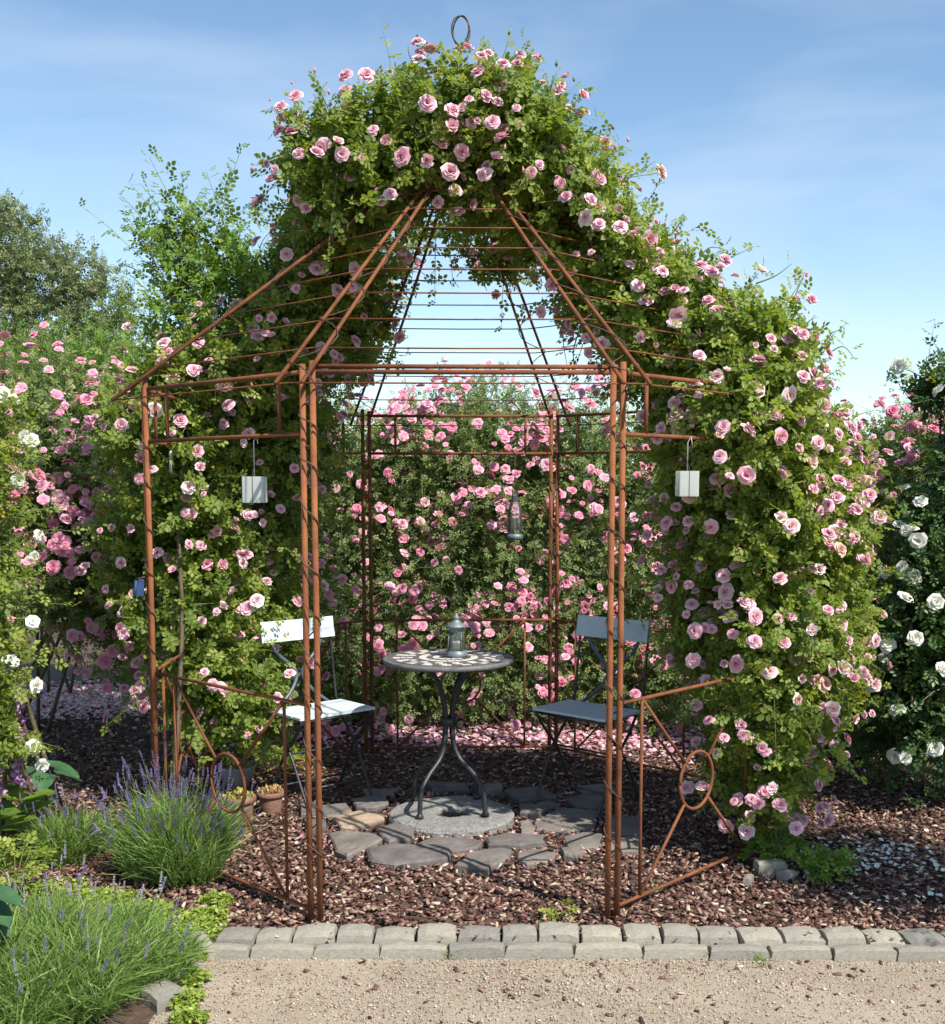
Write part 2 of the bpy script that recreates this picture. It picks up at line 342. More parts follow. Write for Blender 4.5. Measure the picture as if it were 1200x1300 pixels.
# ------------------------------------------------------------------ flagstones and millstone
pav = thing('stone_patio', 'ring of uneven slate flagstones laid around the round millstone', 'paving', gnd(573,1045))
def flag(poly, m, i):
    g = random.Random(i); pts = []
    po = gnd(573,1045)
    P = [gnd(380+u/2.5, 960+v/2.5, .03)-Vector((po.x,po.y,0)) for u,v in poly]
    c = sum(P, Vector())/len(P); P = [c+(p-c)*.985 for p in P]
    Q = []
    for a in range(len(P)):
        b = P[(a+1)%len(P)]; Q.append(P[a]); Q.append(P[a].lerp(b,.5)+Vector((g.uniform(-.012,.012),g.uniform(-.012,.012),0)))
    h = g.uniform(.026,.045); tx, ty = g.uniform(-.03,.03), g.uniform(-.03,.03)
    V = [(c.x,c.y,h+.002)]; n = len(Q)
    for f,dz in ((.55,.0),(.93,-.001),(1.0,-.009)):
        for q in Q:
            v = c+(q-c)*f; V.append((v.x,v.y,h+dz+g.uniform(-.0025,.0025)+(v.x-c.x)*tx+(v.y-c.y)*ty))
    for q in Q: V.append((q.x,q.y,-.01))
    Fc = []
    for k in range(n): Fc.append((0,1+k,1+(k+1)%n))
    for r in range(3):
        for k in range(n): a=1+r*n+k; b=1+r*n+(k+1)%n; Fc.append((a,a+n,b+n,b))
    obj('stone', rawmesh('flagstone', V, Fc, m), pav)
FL = [[(100,190),(190,172),(272,185),(270,208),(180,228),(130,222)],[(90,240),(150,232),(235,242),(268,262),(235,282),(150,320),(115,300)],
[(210,292),(300,283),(440,287),(488,302),(470,330),(300,345),(225,330)],[(245,238),(300,220),(366,235),(358,272),(284,277)],[(372,270),(430,252),(500,256),(583,268),(568,288),(482,297),(400,283)],
[(530,310),(600,293),(680,297),(650,330),(600,360),(495,345)],[(592,262),(660,247),(780,252),(783,274),(700,286),(600,282)],[(690,302),(760,287),(822,302),(790,330),(710,340)],
[(828,292),(870,287),(905,300),(880,322),(840,315)],[(835,252),(900,236),(965,243),(962,283),(850,281)],[(70,155),(150,150),(170,170),(110,186),(65,183)],
[(745,200),(830,158),(950,172),(940,222),(850,236),(750,226)],[(694,152),(800,142),(826,152),(760,186),(700,180)],[(650,112),(760,100),(820,130),(700,143)],[(840,130),(960,112),(970,156),(880,160)],
[(550,92),(640,90),(646,108),(560,110)],[(200,100),(320,95),(300,118),(220,126)],[(175,138),(270,130),(285,152),(240,165),(180,162)],[(975,190),(1080,190),(1090,240),(975,250)],
[(975,258),(1080,252),(1090,300),(975,306)],[(400,82),(530,85),(540,106),(420,108)],[(10,195),(85,196),(84,232),(20,236)],[(0,150),(55,152),(58,184),(5,188)],[(700,200),(738,205),(745,240),(705,244)],[(880,90),(1000,85),(1010,112),(900,112)]]
for i, p in enumerate(FL): flag(p, M['sand'] if i == 0 else M['flag'], i)
pc = gnd(573,1030,.045)
def disc(name, loc):
    g = random.Random(3); V=[]; n=48; rings=[(.072,-.03),(.075,.030),(.085,.042),(.12,.045),(.17,.045),(.22,.045),(.265,.044),(.288,.040),(.297,.028),(.297,-.03)]
    for r,z in rings:
        for k in range(n):
            a=2*math.pi*k/n; rr=r*(1+g.uniform(-.012,.012)*(1 if r>.25 or r<.1 else 0)); V.append((rr*math.cos(a),rr*math.sin(a),z+g.uniform(-.0025,.0025)))
    Fc=[]
    for i in range(len(rings)-1):
        for k in range(n): k2=(k+1)%n; Fc.append((i*n+k,(i+1)*n+k,(i+1)*n+k2,i*n+k2))
    o = obj(name, rawmesh(name,V,Fc,M['mill']), None, loc); return setp(o,'old round millstone with a hole in the middle under the table','millstone')
disc('millstone', (pc.x,pc.y,0))
s = lathe('drain_soil', [(.0,.022),(.04,.024),(.073,.02)], M['mulch'], None, 12, (pc.x,pc.y,0)); setp(s,'dark soil filling the hole of the round millstone','soil')

# ------------------------------------------------------------------ pavilion (octagon)
OC = Vector((-.105, 5.385, 0)); SIDE = 1.083; RO = SIDE/(2*math.sin(math.pi/8)); YAW = .0245; HP = 2.005
def corner(k, r=RO): a = math.pi/2-math.pi/8-k*math.pi/4+YAW; return OC+Vector((math.cos(a)*r, math.sin(a)*r, 0))
# k: 0 BR 1 R2 2 R1 3 FR 4 FL 5 L1 6 L2 7 BL
pv = thing('rose_pavilion', 'rusty iron octagonal garden pavilion with pointed wire roof and round-ring side panels', 'pavilion', OC)
def T(name, pts, r, m=None, parent=None, seg=8):
    return tube(name, [Vector(p)-OC for p in pts], r, m or M['rust'], parent or pv, seg)
APEX = 3.13
def roofp(k, t, off=0):       # along the rafter line of corner k; off = tangential offset
    c = corner(k, RO*1.09*(1-t)); d = corner(k)-OC; tn = Vector((-d.y,d.x,0)).normalized()
    return c + tn*off + Vector((0,0,1.93+(APEX-1.93)*t))
for k in range(8):
    c = corner(k); d = (c-OC).normalized(); tn = Vector((-d.y,d.x,0))
    for s in (-1,1):
        p = c+tn*s*.0195
        lean = tn*s*.002
        T('post', [p+Vector((0,0,-.03)), p+lean+Vector((0,0,1)), p+Vector((0,0,HP+(.01 if s>0 else 0)))], .0112, M['rust_pale'] if k in (2,3,4,5) else M['rust'], seg=10)
        T('rafter', [roofp(k,0,s*.052), roofp(k,.5,s*.034), roofp(k,.985,s*.006)], .0074)
    for z in (.22,1.72):
        T('clamp', [c+tn*-.024+Vector((0,0,z)), c+tn*.024+Vector((0,0,z))], .006, M['wire'], seg=6)
def facepts(k, z, a=0, b=1, inset=0):
    A, B = corner(k), corner((k+1)%8)
    return [A.lerp(B,a)+Vector((0,0,z)), A.lerp(B,b)+Vector((0,0,z))]
for k in range(8):
    A, B = corner(k), corner((k+1)%8)
    zb = 1.978
    T('top_beam', facepts(k, zb, .015,.985), .0085)
    if k == 3: T('top_beam', [p+Vector((0,.012,0)) for p in facepts(k, zb+.02,.015,.985)], .008); continue
    fr = bpy.data.objects.new('frieze', None); link(fr, pv)
    T('rail', facepts(k, 1.765, .015,.985), .008, None, fr)
    for f in (.155,.845): T('bar', [A.lerp(B,f)+Vector((0,0,1.766)), A.lerp(B,f)+Vector((0,0,zb-.002))], .0075, None, fr)
    pn = bpy.data.objects.new('side_panel', None); link(pn, pv)
    zt, z0 = .80, .045
    for z in (zt, z0): T('rail', facepts(k, z, .012,.988), .0072, None, pn)
    for f in (.155,.845): T('bar', [A.lerp(B,f)+Vector((0,0,z0)), A.lerp(B,f)+Vector((0,0,zt))], .0063, None, pn)
    m = A.lerp(B,.5)+Vector((0,0,(zt+z0)/2)); tn = (B-A).normalized()
    T('ring', [m+tn*math.cos(2*math.pi*i/28)*.115+Vector((0,0,math.sin(2*math.pi*i/28)*.115)) for i in range(29)], .0066, None, pn)
    for sx in (-1,1):
        for sz in (-1,1):
            cr_ = m+tn*sx*SIDE*.345+Vector((0,0,sz*(zt-z0)/2)); dd = (cr_-m).normalized()
            T('diagonal_bar', [cr_, m+dd*.116], .0062, None, pn)
for t in (.0,.113,.213,.308,.40,.487,.573,.658,.742,.83):
    pts = []
    for k in range(9):
        pts.append(roofp(k%8, t))
    for k in range(8):
        a, b = pts[k], pts[k+1]; mid = a.lerp(b,.5)+Vector((0,0,-.002*random.random()))
        T('roof_wire', [a, mid, b], 0.003 if k in (3,4,2) else .003, M['rust'] if k in (2,3,4,5) else M['wire'], seg=5)
T('finial_rod', [OC+Vector((0,0,APEX-.06)), OC+Vector((0,0,3.52))], .007, M['wire'])
for a in (.35,-.6):
    d = Vector((math.cos(a),math.sin(a),0)); cz = OC+Vector((0,0,3.605))
    T('finial_ring', [cz+d*.043*math.cos(2*math.pi*i/24)+Vector((0,0,.063*math.sin(2*math.pi*i/24))) for i in range(25)], .0035, M['wire'], seg=6)
# cables wound round the posts
names = {3:'front right',4:'front left',5:'left',7:'back left',0:'back right',2:'right'}
for k in (4,3,5,7,0,2):
    c = corner(k); d = (c-OC).normalized(); tn = Vector((-d.y,d.x,0)); pts = []
    g = random.Random(k); z = .12; th = g.uniform(0,6)
    while z < 1.93:
        pts.append(c-OC+tn*math.cos(th)*.037+d*math.sin(th)*.019+Vector((0,0,z))); th += .6; z += .0165*g.uniform(.5,1.5)
    for i in range(60):
        t = .02+i/60*.85; q = roofp(k,t)-OC; wd = .055*(1-t)+.02
        pts.append(q+tn*math.cos(th)*wd+Vector((0,0,1))*math.sin(th)*.017); th += .62
    o = tube('cable', pts, .0026, M['wire'], None, 5); o.location = OC
    setp(o, 'thin dark cable wound around the %s post pair and up its rafters' % names[k], 'cable', 'cables wound around the pavilion posts')

# ------------------------------------------------------------------ bistro table
tp = Vector((pc.x-.012, pc.y+.05, 0))
tb = thing('bistro_table', 'round mosaic-topped bistro table with four curved black iron legs', 'table', tp)
TZ = .775
lathe('table_rim', [(0,TZ-.022),(.27,TZ-.022),(.305,TZ-.022),(.31,TZ-.016),(.31,TZ-.002),(.306,TZ),(.285,TZ+.0005),(0,TZ-.001)], M['rim'], tb, 48)
def tiles(name, sel, m):
    V, Fc = [], []; g = random.Random(4)
    rings = [(.0,.022,5,'w'),(.026,.044,9,'d'),(.048,.076,14,'w'),(.080,.103,20,'d'),(.107,.140,24,'w'),(.144,.166,30,'d'),(.170,.198,30,'x'),(.202,.226,36,'y'),(.230,.262,34,'x'),(.266,.284,60,'d')]
    for r0,r1,n,kind in rings:
        for k in range(n):
            col = kind if kind in 'wd' else ('w' if (k+(kind=='y'))%2 else 'd')
            j = g.uniform(-.003,.003); h = TZ+.0025+g.uniform(-.0006,.0006)
            if col != sel: continue
            a0 = 2*math.pi*(k+.06)/n; a1 = 2*math.pi*(k+.94)/n; rr0 = max(r0,.003)
            if r0: a0 = 2*math.pi*k/n+.0018/r0; a1 = 2*math.pi*(k+1)/n-.0018/r0
            b = len(V)
            for z in (TZ-.001, h):
                for r,a in ((rr0,a0),(r1,a0),(r1,a1),(rr0,a1)): V.append((r*math.cos(a),r*math.sin(a),z))
            Fc += [(b+4,b+5,b+6,b+7),(b,b+1,b+5,b+4),(b+1,b+2,b+6,b+5),(b+2,b+3,b+7,b+6),(b+3,b,b+4,b+7)]
    o = obj(name, rawmesh(name,V,Fc,m), tb); o['kind'] = 'stuff'; o['label'] = 'pale stone mosaic tiles in rings' if sel=='w' else 'dark slate mosaic tiles in rings'
tiles('mosaic_tiles','w',M['tile_w']); tiles('mosaic_tiles','d',M['tile_d'])
for a in (225,315,45,135):
    a = R_(a+8); d = Vector((math.cos(a),math.sin(a),0))
    prof = [(.20,TZ-.024),(.13,TZ-.05),(.065,TZ-.13),(.028,TZ-.24),(.026,TZ-.38),(.06,TZ-.47),(.15,TZ-.54),(.205,TZ-.61),(.218,.05)]
    tube('leg', smoothpts([d*r+Vector((0,0,z)) for r,z in prof],5), .0115, M['black'], tb, 8)
    lathe('foot', [(0,.046),(.019,.046),(.019,.058),(.011,.068)], M['black'], tb, 10, d*.218)
lathe('leg_collar', [(.036,.45),(.042,.45),(.042,.49),(.036,.49)], M['black'], tb, 12)
lathe('leg_collar', [(0,TZ-.036),(.17,TZ-.036),(.18,TZ-.03),(.18,TZ-.0225)], M['black'], tb, 24)

# ------------------------------------------------------------------ lanterns
lp = at(580,812,5.50); ln = thing('candle_lantern', 'small grey zinc lantern with glass body standing on the mosaic table', 'lantern', (lp.x, pc.y+.06, TZ+.0035))
lathe('base', [(0,0),(.052,0),(.054,.01),(.05,.022),(.046,.026),(.046,.03),(0,.03)], M['zinc'], ln)
lathe('glass', [(.042,.03),(.044,.05),(.038,.10),(.033,.118),(.031,.118),(.036,.10),(.042,.05),(.04,.032)], M['glass'], ln)
lathe('candle', [(0,.031),(.019,.031),(.019,.07),(.017,.073),(0,.071)], mat('wax',(.6,.55,.4),.5), ln)
lathe('lid', [(.034,.118),(.034,.138),(.05,.14),(.046,.148),(.026,.162),(.018,.172),(.016,.18),(.020,.184),(.012,.192),(.006,.196),(.006,.204),(0,.206)], M['zinc'], ln)
for a in range(4):
    d = Vector((math.cos(a*math.pi/2+.6),math.sin(a*math.pi/2+.6),0)); tube('strut', [d*.047+Vector((0,0,.028)), d*.040+Vector((0,0,.12))], .0022, M['zinc'], ln, 5)
def hang(name, k, px, top, bot, wd, label, kindn):
    A, B = corner(k), corner((k+1)%8)
    best = min((i/200 for i in range(201)), key=lambda f: abs((lambda p: CX+F*p.x/(p.y*math.cos(PITCH)-(1.76-CAMH)*math.sin(PITCH)))(A.lerp(B,f))-px))
    p = A.lerp(B,best); t = at(px,top,p.y).z; b = at(px,bot,p.y).z
    th = thing(name, label, 'lantern', (p.x,p.y,b))
    H = t-b; W = wd/F*p.y/2
    return th, H, W, 1.757-b, math.atan2((B-A).y,(B-A).x)
th,H,W,top,an = hang('hanging_lantern',4,322,605,638,27,'square frosted glass lantern hanging by a wire from the left frieze','f')
def frosted(th,H,W,top,an):
    V,Fc=[],[]
    for ins in (1,.9):
        for z in ((0,H) if ins==1 else (.006,H)):
            for i in range(8):
                x,y=[(1,.92),(.92,1),(-.92,1),(-1,.92),(-1,-.92),(-.92,-1),(.92,-1),(1,-.92)][i]; V.append((x*W*ins,y*W*ins,z))
    for i in range(8):
        j=(i+1)%8; Fc+=[(i,j,8+j,8+i),(16+j,16+i,24+i,24+j),(8+i,8+j,24+j,24+i)]
    Fc+=[tuple(range(8))[::-1],tuple(range(16,24))]
    o=obj('glass_shade',rawmesh('shade',V,Fc,M['frost']),th,None,(0,0,an))
    lathe('candle',[(0,.008),(.016,.008),(.016,.035),(0,.035)],M['tile_w'],th,10)
    d=Vector((math.cos(an),math.sin(an),0))
    tube('hanging_wire',[Vector((0,0,H*.9)),Vector((0,0,top-.01)),Vector((.012,0,top+.012)),Vector((.016,-.006,top-.02))],.0022,M['cord'],th,5)
    nrm=Vector((math.sin(an),-math.cos(an),0))
    if nrm.y>0: nrm=-nrm
    tube('hanging_wire',[Vector((0,0,H+.04)),nrm*W*1.02+Vector((0,0,H)),nrm*W*1.02+Vector((0,0,.001))],.0012,M['wire'],th,5)
frosted(th,H,W,top,0.0)
th,H,W,top,an = hang('hanging_lantern',2,873,598,630,25,'plain frosted glass lantern hanging beside the right rose column','f')
frosted(th,H,W,top,.04)
th,H,W,top,an = hang('hanging_lantern',7,654,622,685,20,'clear bottle-shaped glass lantern with grey base hanging at the back','f')
lathe('base',[(0,0),(W*1.05,0),(W*1.05,.022),(W*.9,.034),(0,.034)],M['zinc'],th)
lathe('glass',[(W*.9,.034),(W*.95,.05),(W*.92,H*.5),(W*.75,H*.66),(W*.42,H*.78),(W*.36,H*.97),(W*.42,H),(W*.32,H*.99),(W*.36,H*.78),(W*.7,H*.64),(W*.88,H*.45),(W*.88,.05)],M['glass'],th)
tube('hanging_wire',[(W*.4,0,H*.96),(0,0,H+.06),(0,0,top)],.002,M['wire'],th,5); tube('hanging_wire',[(-W*.4,0,H*.96),(0,0,H+.06)],.002,M['wire'],th,5)
p = corner(5); cl = tube('hanging_tag', [at(217,600,5.25),at(217,572,5.25)], .008, M['cord'], None, 6); setp(cl,'slim pale rod dangling behind the left pavilion post','tag')
bp = p+Vector((-.035,-.02,at(180,745,p.y).z))
V,Fc = boxv(.022,.02,.07); V = [(x*(1+.5*(z<0)),y,z) for x,y,z in V]
bl = thing('blue_glove', 'small blue cloth tied to the left rusty post', 'cloth', bp)
obj('cloth', rawmesh('cloth',V,Fc,M['bluepl']), bl, None, (0,.15,.3)); tube('fold',[(-.012,-.016,.03),(-.02,-.02,-.045)],.007,M['bluepl'],bl,6); tube('tie',[(-.014,0,.035),(.03,.01,.045)],.004,M['wire'],bl,5)

# ------------------------------------------------------------------ folding chairs
def chair(label, loc, rz, pm):
    """chair faces local -Y"""
    t = thing('folding_chair', label, 'chair', loc, rz, 'folding chairs beside the bistro table')
    w2, dp, sh = .215, .15, .467
    def slab(name, w_, d_, h_, n, loc, rx=0):
        V, Fc = [], []
        N_=8
        for z in (-h_/2,h_/2):
            for i in range(N_+1):
                x = -w_/2+w_*i/N_; cv = n*((i/N_*2-1)**2)
                V.append((x,-d_/2-cv,z)); V.append((x,d_/2-cv,z))
        b = 2*(N_+1)
        for i in range(N_):
            a=2*i; Fc += [(a,a+1,a+3,a+2),(b+a,b+a+2,b+a+3,b+a+1),(a,a+2,b+a+2,b+a),(a+1,b+a+1,b+a+3,a+3)]
        Fc += [(0,b,b+1,1),(b-2,b-1,2*b-1,2*b-2)]
        return obj(name, rawmesh(name,V,Fc,pm), t, loc, (rx,0,0))
    for i in range(4):
        y = -dp+.0375+i*.0755
        slab('seat_slat', .44, .070, .012, 0, (0,y,sh))
    for s in (-1,1): tube('seat_rail', [(s*.19,-dp,sh-.014),(s*.19,dp,sh-.014)], .007, M['black'], t, 6)
    for y in (-dp+.012,dp-.012): tube('seat_rail', [(-.2,y,sh-.016),(.2,y,sh-.016)], .006, M['black'], t, 6)
    # backrest board, slightly curved, upright with a small lean
    slab('backrest_slat', .43, .014, .105, .022, (0,dp+.075,.845), -.18)
    for s in (-1,1):       # lyre-shaped struts under the back board
        tube('back_strut', smoothpts([(s*.155,dp+.068,.81),(s*.12,dp+.06,.74),(s*.03,dp+.048,.655),(s*.022,dp+.04,.60),(s*.075,dp+.025,.53),(s*.165,dp+.012,sh-.01)],5), .0095, M['lyre'], t, 7)
        tube('back_frame', smoothpts([(s*.205,dp+.072,.87),(s*.205,dp+.045,.66),(s*.203,dp+.01,sh-.02)],4), .0065, M['black'], t, 7)
        # pinched crossing legs on each side
        tube('leg', smoothpts([(s*.205,-dp+.01,sh-.015),(s*.205,-.07,.36),(s*.205,.018,.27),(s*.207,.06,.20),(s*.21,dp-.03,.09),(s*.215,dp+.02,.0)],5), .0075, M['black'], t, 7)
        tube('leg', smoothpts([(s*.195,dp-.01,sh-.015),(s*.195,.07,.36),(s*.195,-.018,.27),(s*.193,-.06,.20),(s*.19,-dp+.03,.09),(s*.188,-dp-.02,.0)],5), .0075, M['black'], t, 7)
    tube('stretcher', [(-.215,dp-.04,.09),(.215,dp-.04,.09)], .006, M['black'], t, 6)
    tube('stretcher', [(-.19,-dp+.04,.11),(.19,-dp+.04,.11)], .006, M['black'], t, 6)
    tube('stretcher', [(-.2,0,.27),(.2,0,.27)], .005, M['black'], t, 6)
    return t
a = at(405,908,5.62); chair('white slatted folding chair on the left of the table, sunlit', (a.x+.01, a.y+.02, .01), R_(42), M['paint'])
a = at(745,918,5.52); chair('pale blue slatted folding chair on the right of the table, shade put into its colour', (a.x, a.y, .03), R_(-42), M['paint_shaded'])

# ------------------------------------------------------------------ foliage engine
LEAF8_v = [(0,0,0),(.3,.34,.05),(.7,.30,.04),(1,0,-.06),(.7,-.30,.04),(.3,-.34,.05),(.35,0,-.04),(.7,0,-.05)]
LEAF8_f = [(0,6,1),(1,6,7),(1,7,2),(2,7,3),(0,5,6),(5,4,7),(5,7,6),(4,3,7)]
LEAF4_v = [(0,0,0),(.45,.33,.05),(1,0,-.05),(.45,-.33,.05),(.5,0,-.04)]
LEAF4_f = [(0,4,1),(1,4,2),(0,3,4),(3,2,4)]
def compound(lv, lf, n=5):
    V, Fc = [], []
    spots = [(1.15,0,0,.95),(.78,.10,62,.84),(.78,-.10,-62,.84),(.22,.08,68,.70),(.22,-.08,-68,.70)][:n]
    for x,y,a,s in spots:
        a = R_(a); b = len(V)
        for vx,vy,vz in lv:
            V.append((x+s*(vx*math.cos(a)-vy*math.sin(a)), y+s*(vx*math.sin(a)+vy*math.cos(a)), s*vz - .12*abs(math.sin(a))*vx))
        Fc += [tuple(i+b for i in f) for f in lf]
    b = len(V); V += [(-.5,.025,0),(-.5,-.025,0),(1.18,0,0)]; Fc.append((b,b+1,b+2))
    return V, Fc
CL8, CL4 = compound(LEAF8_v, LEAF8_f), compound(LEAF4_v, LEAF4_f)
class Blobs:
    def __init__(s, L):   # (px,py,Y,rx,ry,rz[,weight])
        s.C = np.array([at(b[0],b[1],b[2]) for b in L]); s.R = np.array([b[3:6] for b in L], float); s.w = np.array([b[6] if len(b)>6 else 1. for b in L])
    def q(s, P, k=1.0):
        d = (P[:,None,:]-s.C[None])/(s.R[None]*k); return (d**2).sum(-1)
    def wob(s, P):
        x,y,z = P[:,0],P[:,1],P[:,2]
        return 1+.13*np.sin(6.1*x+2*z+1)*np.sin(5.3*y+1.3)*np.cos(5.7*z)+.09*np.sin(13*x+3)*np.cos(12*z+4*y)
    def surf(s, n, g, rmin=.8, rmax=1.04, core=.55):
        a = s.R[:,0]*s.R[:,2]+s.R[:,0]*s.R[:,1]+s.R[:,1]*s.R[:,2]; a = a*s.w; m = int(n*2.2)
        i = g.choice(len(a), m, p=a/a.sum()); u = unit(g.normal(size=(m,3)))
        r = g.uniform(rmin,rmax,(m,1)); P = s.C[i]+u*s.R[i]*r; P = s.C[i]+(P-s.C[i])*s.wob(P)[:,None]
        N = unit(u/s.R[i]); Q = s.q(P); Q[np.arange(m),i] = 9
        ok = (Q.min(1) > core) & (P[:,2] > .03)
        return P[ok][:n], N[ok][:n]
    def hit(s, px, py):
        o = np.array([0,0,CAMH]); d = np.array(at(px,py,1.0))-o; best = None
        for C,R in zip(s.C,s.R):
            oo=(o-C)/R; dd=d/R; A=dd@dd; B=oo@dd; c=oo@oo-1; D=B*B-A*c
            if D>0:
                t=(-B-math.sqrt(D))/A
                if best is None or t<best[0]: p=o+d*t; best=(t,p,unit((p-C)/R**2))
        return best
def foliage(root, B, nshoot, g, lm, size=.042, L=(.12,.32), nodes=8, tmpl=None, up=.45, inner=.25, droop=.25, smat=None, spike=0):
    V,Fc = tmpl or CL8
    P,N = B.surf(nshoot, g, .72, 1.02)
    n = len(P); dirn = unit(N*.75+np.array([0,0,up])+g.normal(0,.5,(n,3)))
    Ln = g.uniform(L[0],L[1],n)
    if spike: Ln = np.where(g.uniform(0,1,n) < spike, Ln*2.1, Ln)
    t = (np.arange(nodes)+.5)/nodes
    dr = np.array([0,0,-1.])
    pos = P[:,None]+dirn[:,None]*(Ln[:,None]*t)[...,None]+dr*(droop*Ln[:,None]*t**2)[...,None]
    side = unit(g.normal(size=(n,nodes,3))); ld = unit(dirn[:,None]*.45+side*.9+np.array([0,0,-.1]))
    ln_ = unit(N[:,None]*.55+np.array([.15,-.2,.75])+g.normal(0,.45,(n,nodes,3)))
    sz = size*g.uniform(.65,1.15,(n,nodes))*(1.05-.45*t)
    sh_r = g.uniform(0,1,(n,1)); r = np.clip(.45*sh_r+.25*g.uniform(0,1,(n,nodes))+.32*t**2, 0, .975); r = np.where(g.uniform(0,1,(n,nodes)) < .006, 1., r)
    parts = [inst(pos.reshape(-1,3), ld.reshape(-1,3), ln_.reshape(-1,3), sz.ravel(), V, Fc, r.ravel())]
    ni = int(n*nodes*inner)
    if ni:
        a = (B.R.prod(1))**(2/3)*B.w; i = g.choice(len(a), ni, p=a/a.sum()); u = unit(g.normal(size=(ni,3)))
        Pi = B.C[i]+u*B.R[i]*g.uniform(.15,.8,(ni,1)); Pi = Pi[Pi[:,2]>.05]; ni=len(Pi)
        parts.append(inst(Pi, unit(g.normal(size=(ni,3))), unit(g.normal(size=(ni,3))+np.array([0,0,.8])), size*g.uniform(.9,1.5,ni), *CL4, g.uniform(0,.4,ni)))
    Vv,Ff,Rr = joinm(parts)
    o = obj('foliage', rawmesh('foliage',Vv,Ff,lm,Rr), root); o['kind']='stuff'
    # shoot stems: thin 3-vertex strips crossed
    k = len(P); A = P-dirn*.12; E = pos[:,-1]; Mi = pos[:,nodes//2]; s1 = unit(np.cross(dirn,g.normal(size=(k,3))))*.0022
    VV = np.stack([A-s1,A+s1,Mi-s1*.8,Mi+s1*.8,E-s1*.3,E+s1*.3],1).reshape(-1,3)
    ff = np.array([(0,1,3,2),(2,3,5,4)]); FF = (ff[None]+(np.arange(k)*6)[:,None,None]).reshape(-1,4)
    o2 = obj('shoots', rawmesh('shoots',VV,FF,smat or M['stem']), root); o2['kind']='stuff'
    sh=Ln<L[1]*1.25; foliage.tips=(E[sh],unit(dirn+np.array([0,-.2,0]))[sh])
    return pos, dirn
def budset(root, P, g, size=.012, colp=.4):
    n=len(P); tv=[(1.7,0,0),(0,.6,0),(0,0,.6),(0,-.6,0),(0,0,-.6),(-.9,0,0),(-4.5,.08,0),(-4.5,-.08,0)]; tf=[(0,1,2),(0,2,3),(0,3,4),(0,4,1),(5,2,1),(5,3,2),(5,4,3),(5,1,4),(5,6,7)]
    r=np.where(g.uniform(0,1,n)<colp,g.uniform(.6,1,n),g.uniform(0,.5,n))
    D=unit(g.normal(0,.5,(n,3))+np.array([0,0,1.])); V,Fc,rn=inst(P,D,unit(g.normal(size=(n,3))),size*g.uniform(.5,1.1,n),tv,tf,r)
    o=obj('buds',rawmesh('buds',V,Fc,M['bud'],rn),root); o['kind']='stuff'
def canes(root, paths, r=.012, name='cane', m=None):
    for p in paths: tube(name, smoothpts(p,5), r, m or M['cane'], root, 6, r*.35)
def sprig(root, pts, g, lm, size=.038, step=.045):
    """one long arching shoot with leaves set along it"""
    S = smoothpts(pts, 8); o = tube('cane', S, .004, M['stem'], root, 5, .0012)
    P,D,N,Z,Rr=[],[],[],[],[]
    tot = sum((S[i+1]-S[i]).length for i in range(len(S)-1)); k=0; acc=0
    for i in range(1,len(S)):
        acc += (S[i]-S[i-1]).length
        while acc > step:
            acc -= step; f=i/len(S); t=(S[i]-S[i-1]).normalized(); sd=Vector(unit(g.normal(size=3))); sd=(sd-t*sd.dot(t)).normalized()
            P.append(S[i]+sd*.02); D.append(sd+t*.35+Vector((0,0,.15))); N.append(Vector((g.normal()*.3,-.3+g.normal()*.3,1))); Z.append(size*(1.1-.6*f)*g.uniform(.8,1.2)); Rr.append(min(.97,.5+.4*f+g.uniform(0,.15)))
    V,Fc,rn = inst(np.array(P),np.array(D),np.array(N),np.array(Z),*CL8,np.array(Rr))
    o=obj('sprig_leaves',rawmesh('sprig_leaves',V,Fc,lm,rn),root); o['kind']='stuff'

def bloom_mesh(name, seed, m, kind='double'):
    g = random.Random(seed); V,Fc,Rn=[],[],[]
    if kind=='double': rings=[(7,1.0,78,.62),(6,.86,60,.6),(6,.68,42,.52),(5,.48,24,.42),(4,.3,8,.3)]
    elif kind=='open': rings=[(6,1.0,80,.66),(5,.8,66,.55),(4,.5,48,.4)]
    else: rings=[(5,.85,40,.7),(5,.7,22,.6),(4,.5,8,.45)]
    for ri,(n,rad,tilt,wd) in enumerate(rings):
        ph=g.uniform(0,6)
        for k in range(n):
            a=ph+2*math.pi*k/n+g.uniform(-.15,.15); tl=R_(tilt+g.uniform(-12,12)); ca,sa=math.cos(a),math.sin(a); L=rad*g.uniform(.88,1.1)*.5; W=wd*.5*g.uniform(.85,1.1)
            b=len(V); z0=.03*ri
            for i,(f,wf,curl) in enumerate(((.12,.35,0),(.62,1.0,.0),(1.0,.72,-.12))):
                for j in (-1,0,1):
                    rr=L*f*math.sin(tl); zz=z0+L*f*math.cos(tl)+curl*L+(.10*L if j else 0)*(1 if i==1 else .4)+g.uniform(-.02,.02)
                    if i==2 and j==0: rr*=1.05 if ri else .98
                    sx=W*wf*j; rr2=rr-(.05*L if j else 0)
                    V.append((rr2*ca-sx*sa, rr2*sa+sx*ca, zz)); Rn.append(min(1,max(0,(1-ri/len(rings))*.75+f*.3-.05)))
            for i in range(2):
                for j in range(2):
                    q=b+i*3+j; Fc.append((q,q+1,q+4,q+3))
    if kind=='open':      # golden stamens
        b=len(V)
        for k in range(8): a=2*math.pi*k/8; V.append((.07*math.cos(a),.07*math.sin(a),.10+.03*(k%2))); Rn.append(0)
        V.append((0,0,.05)); Rn.append(0)
        for k in range(8): Fc.append((b+k,b+(k+1)%8,b+8))
    b=len(V)              # calyx under the bloom
    return rawmesh(name,V,Fc,m,Rn,True)
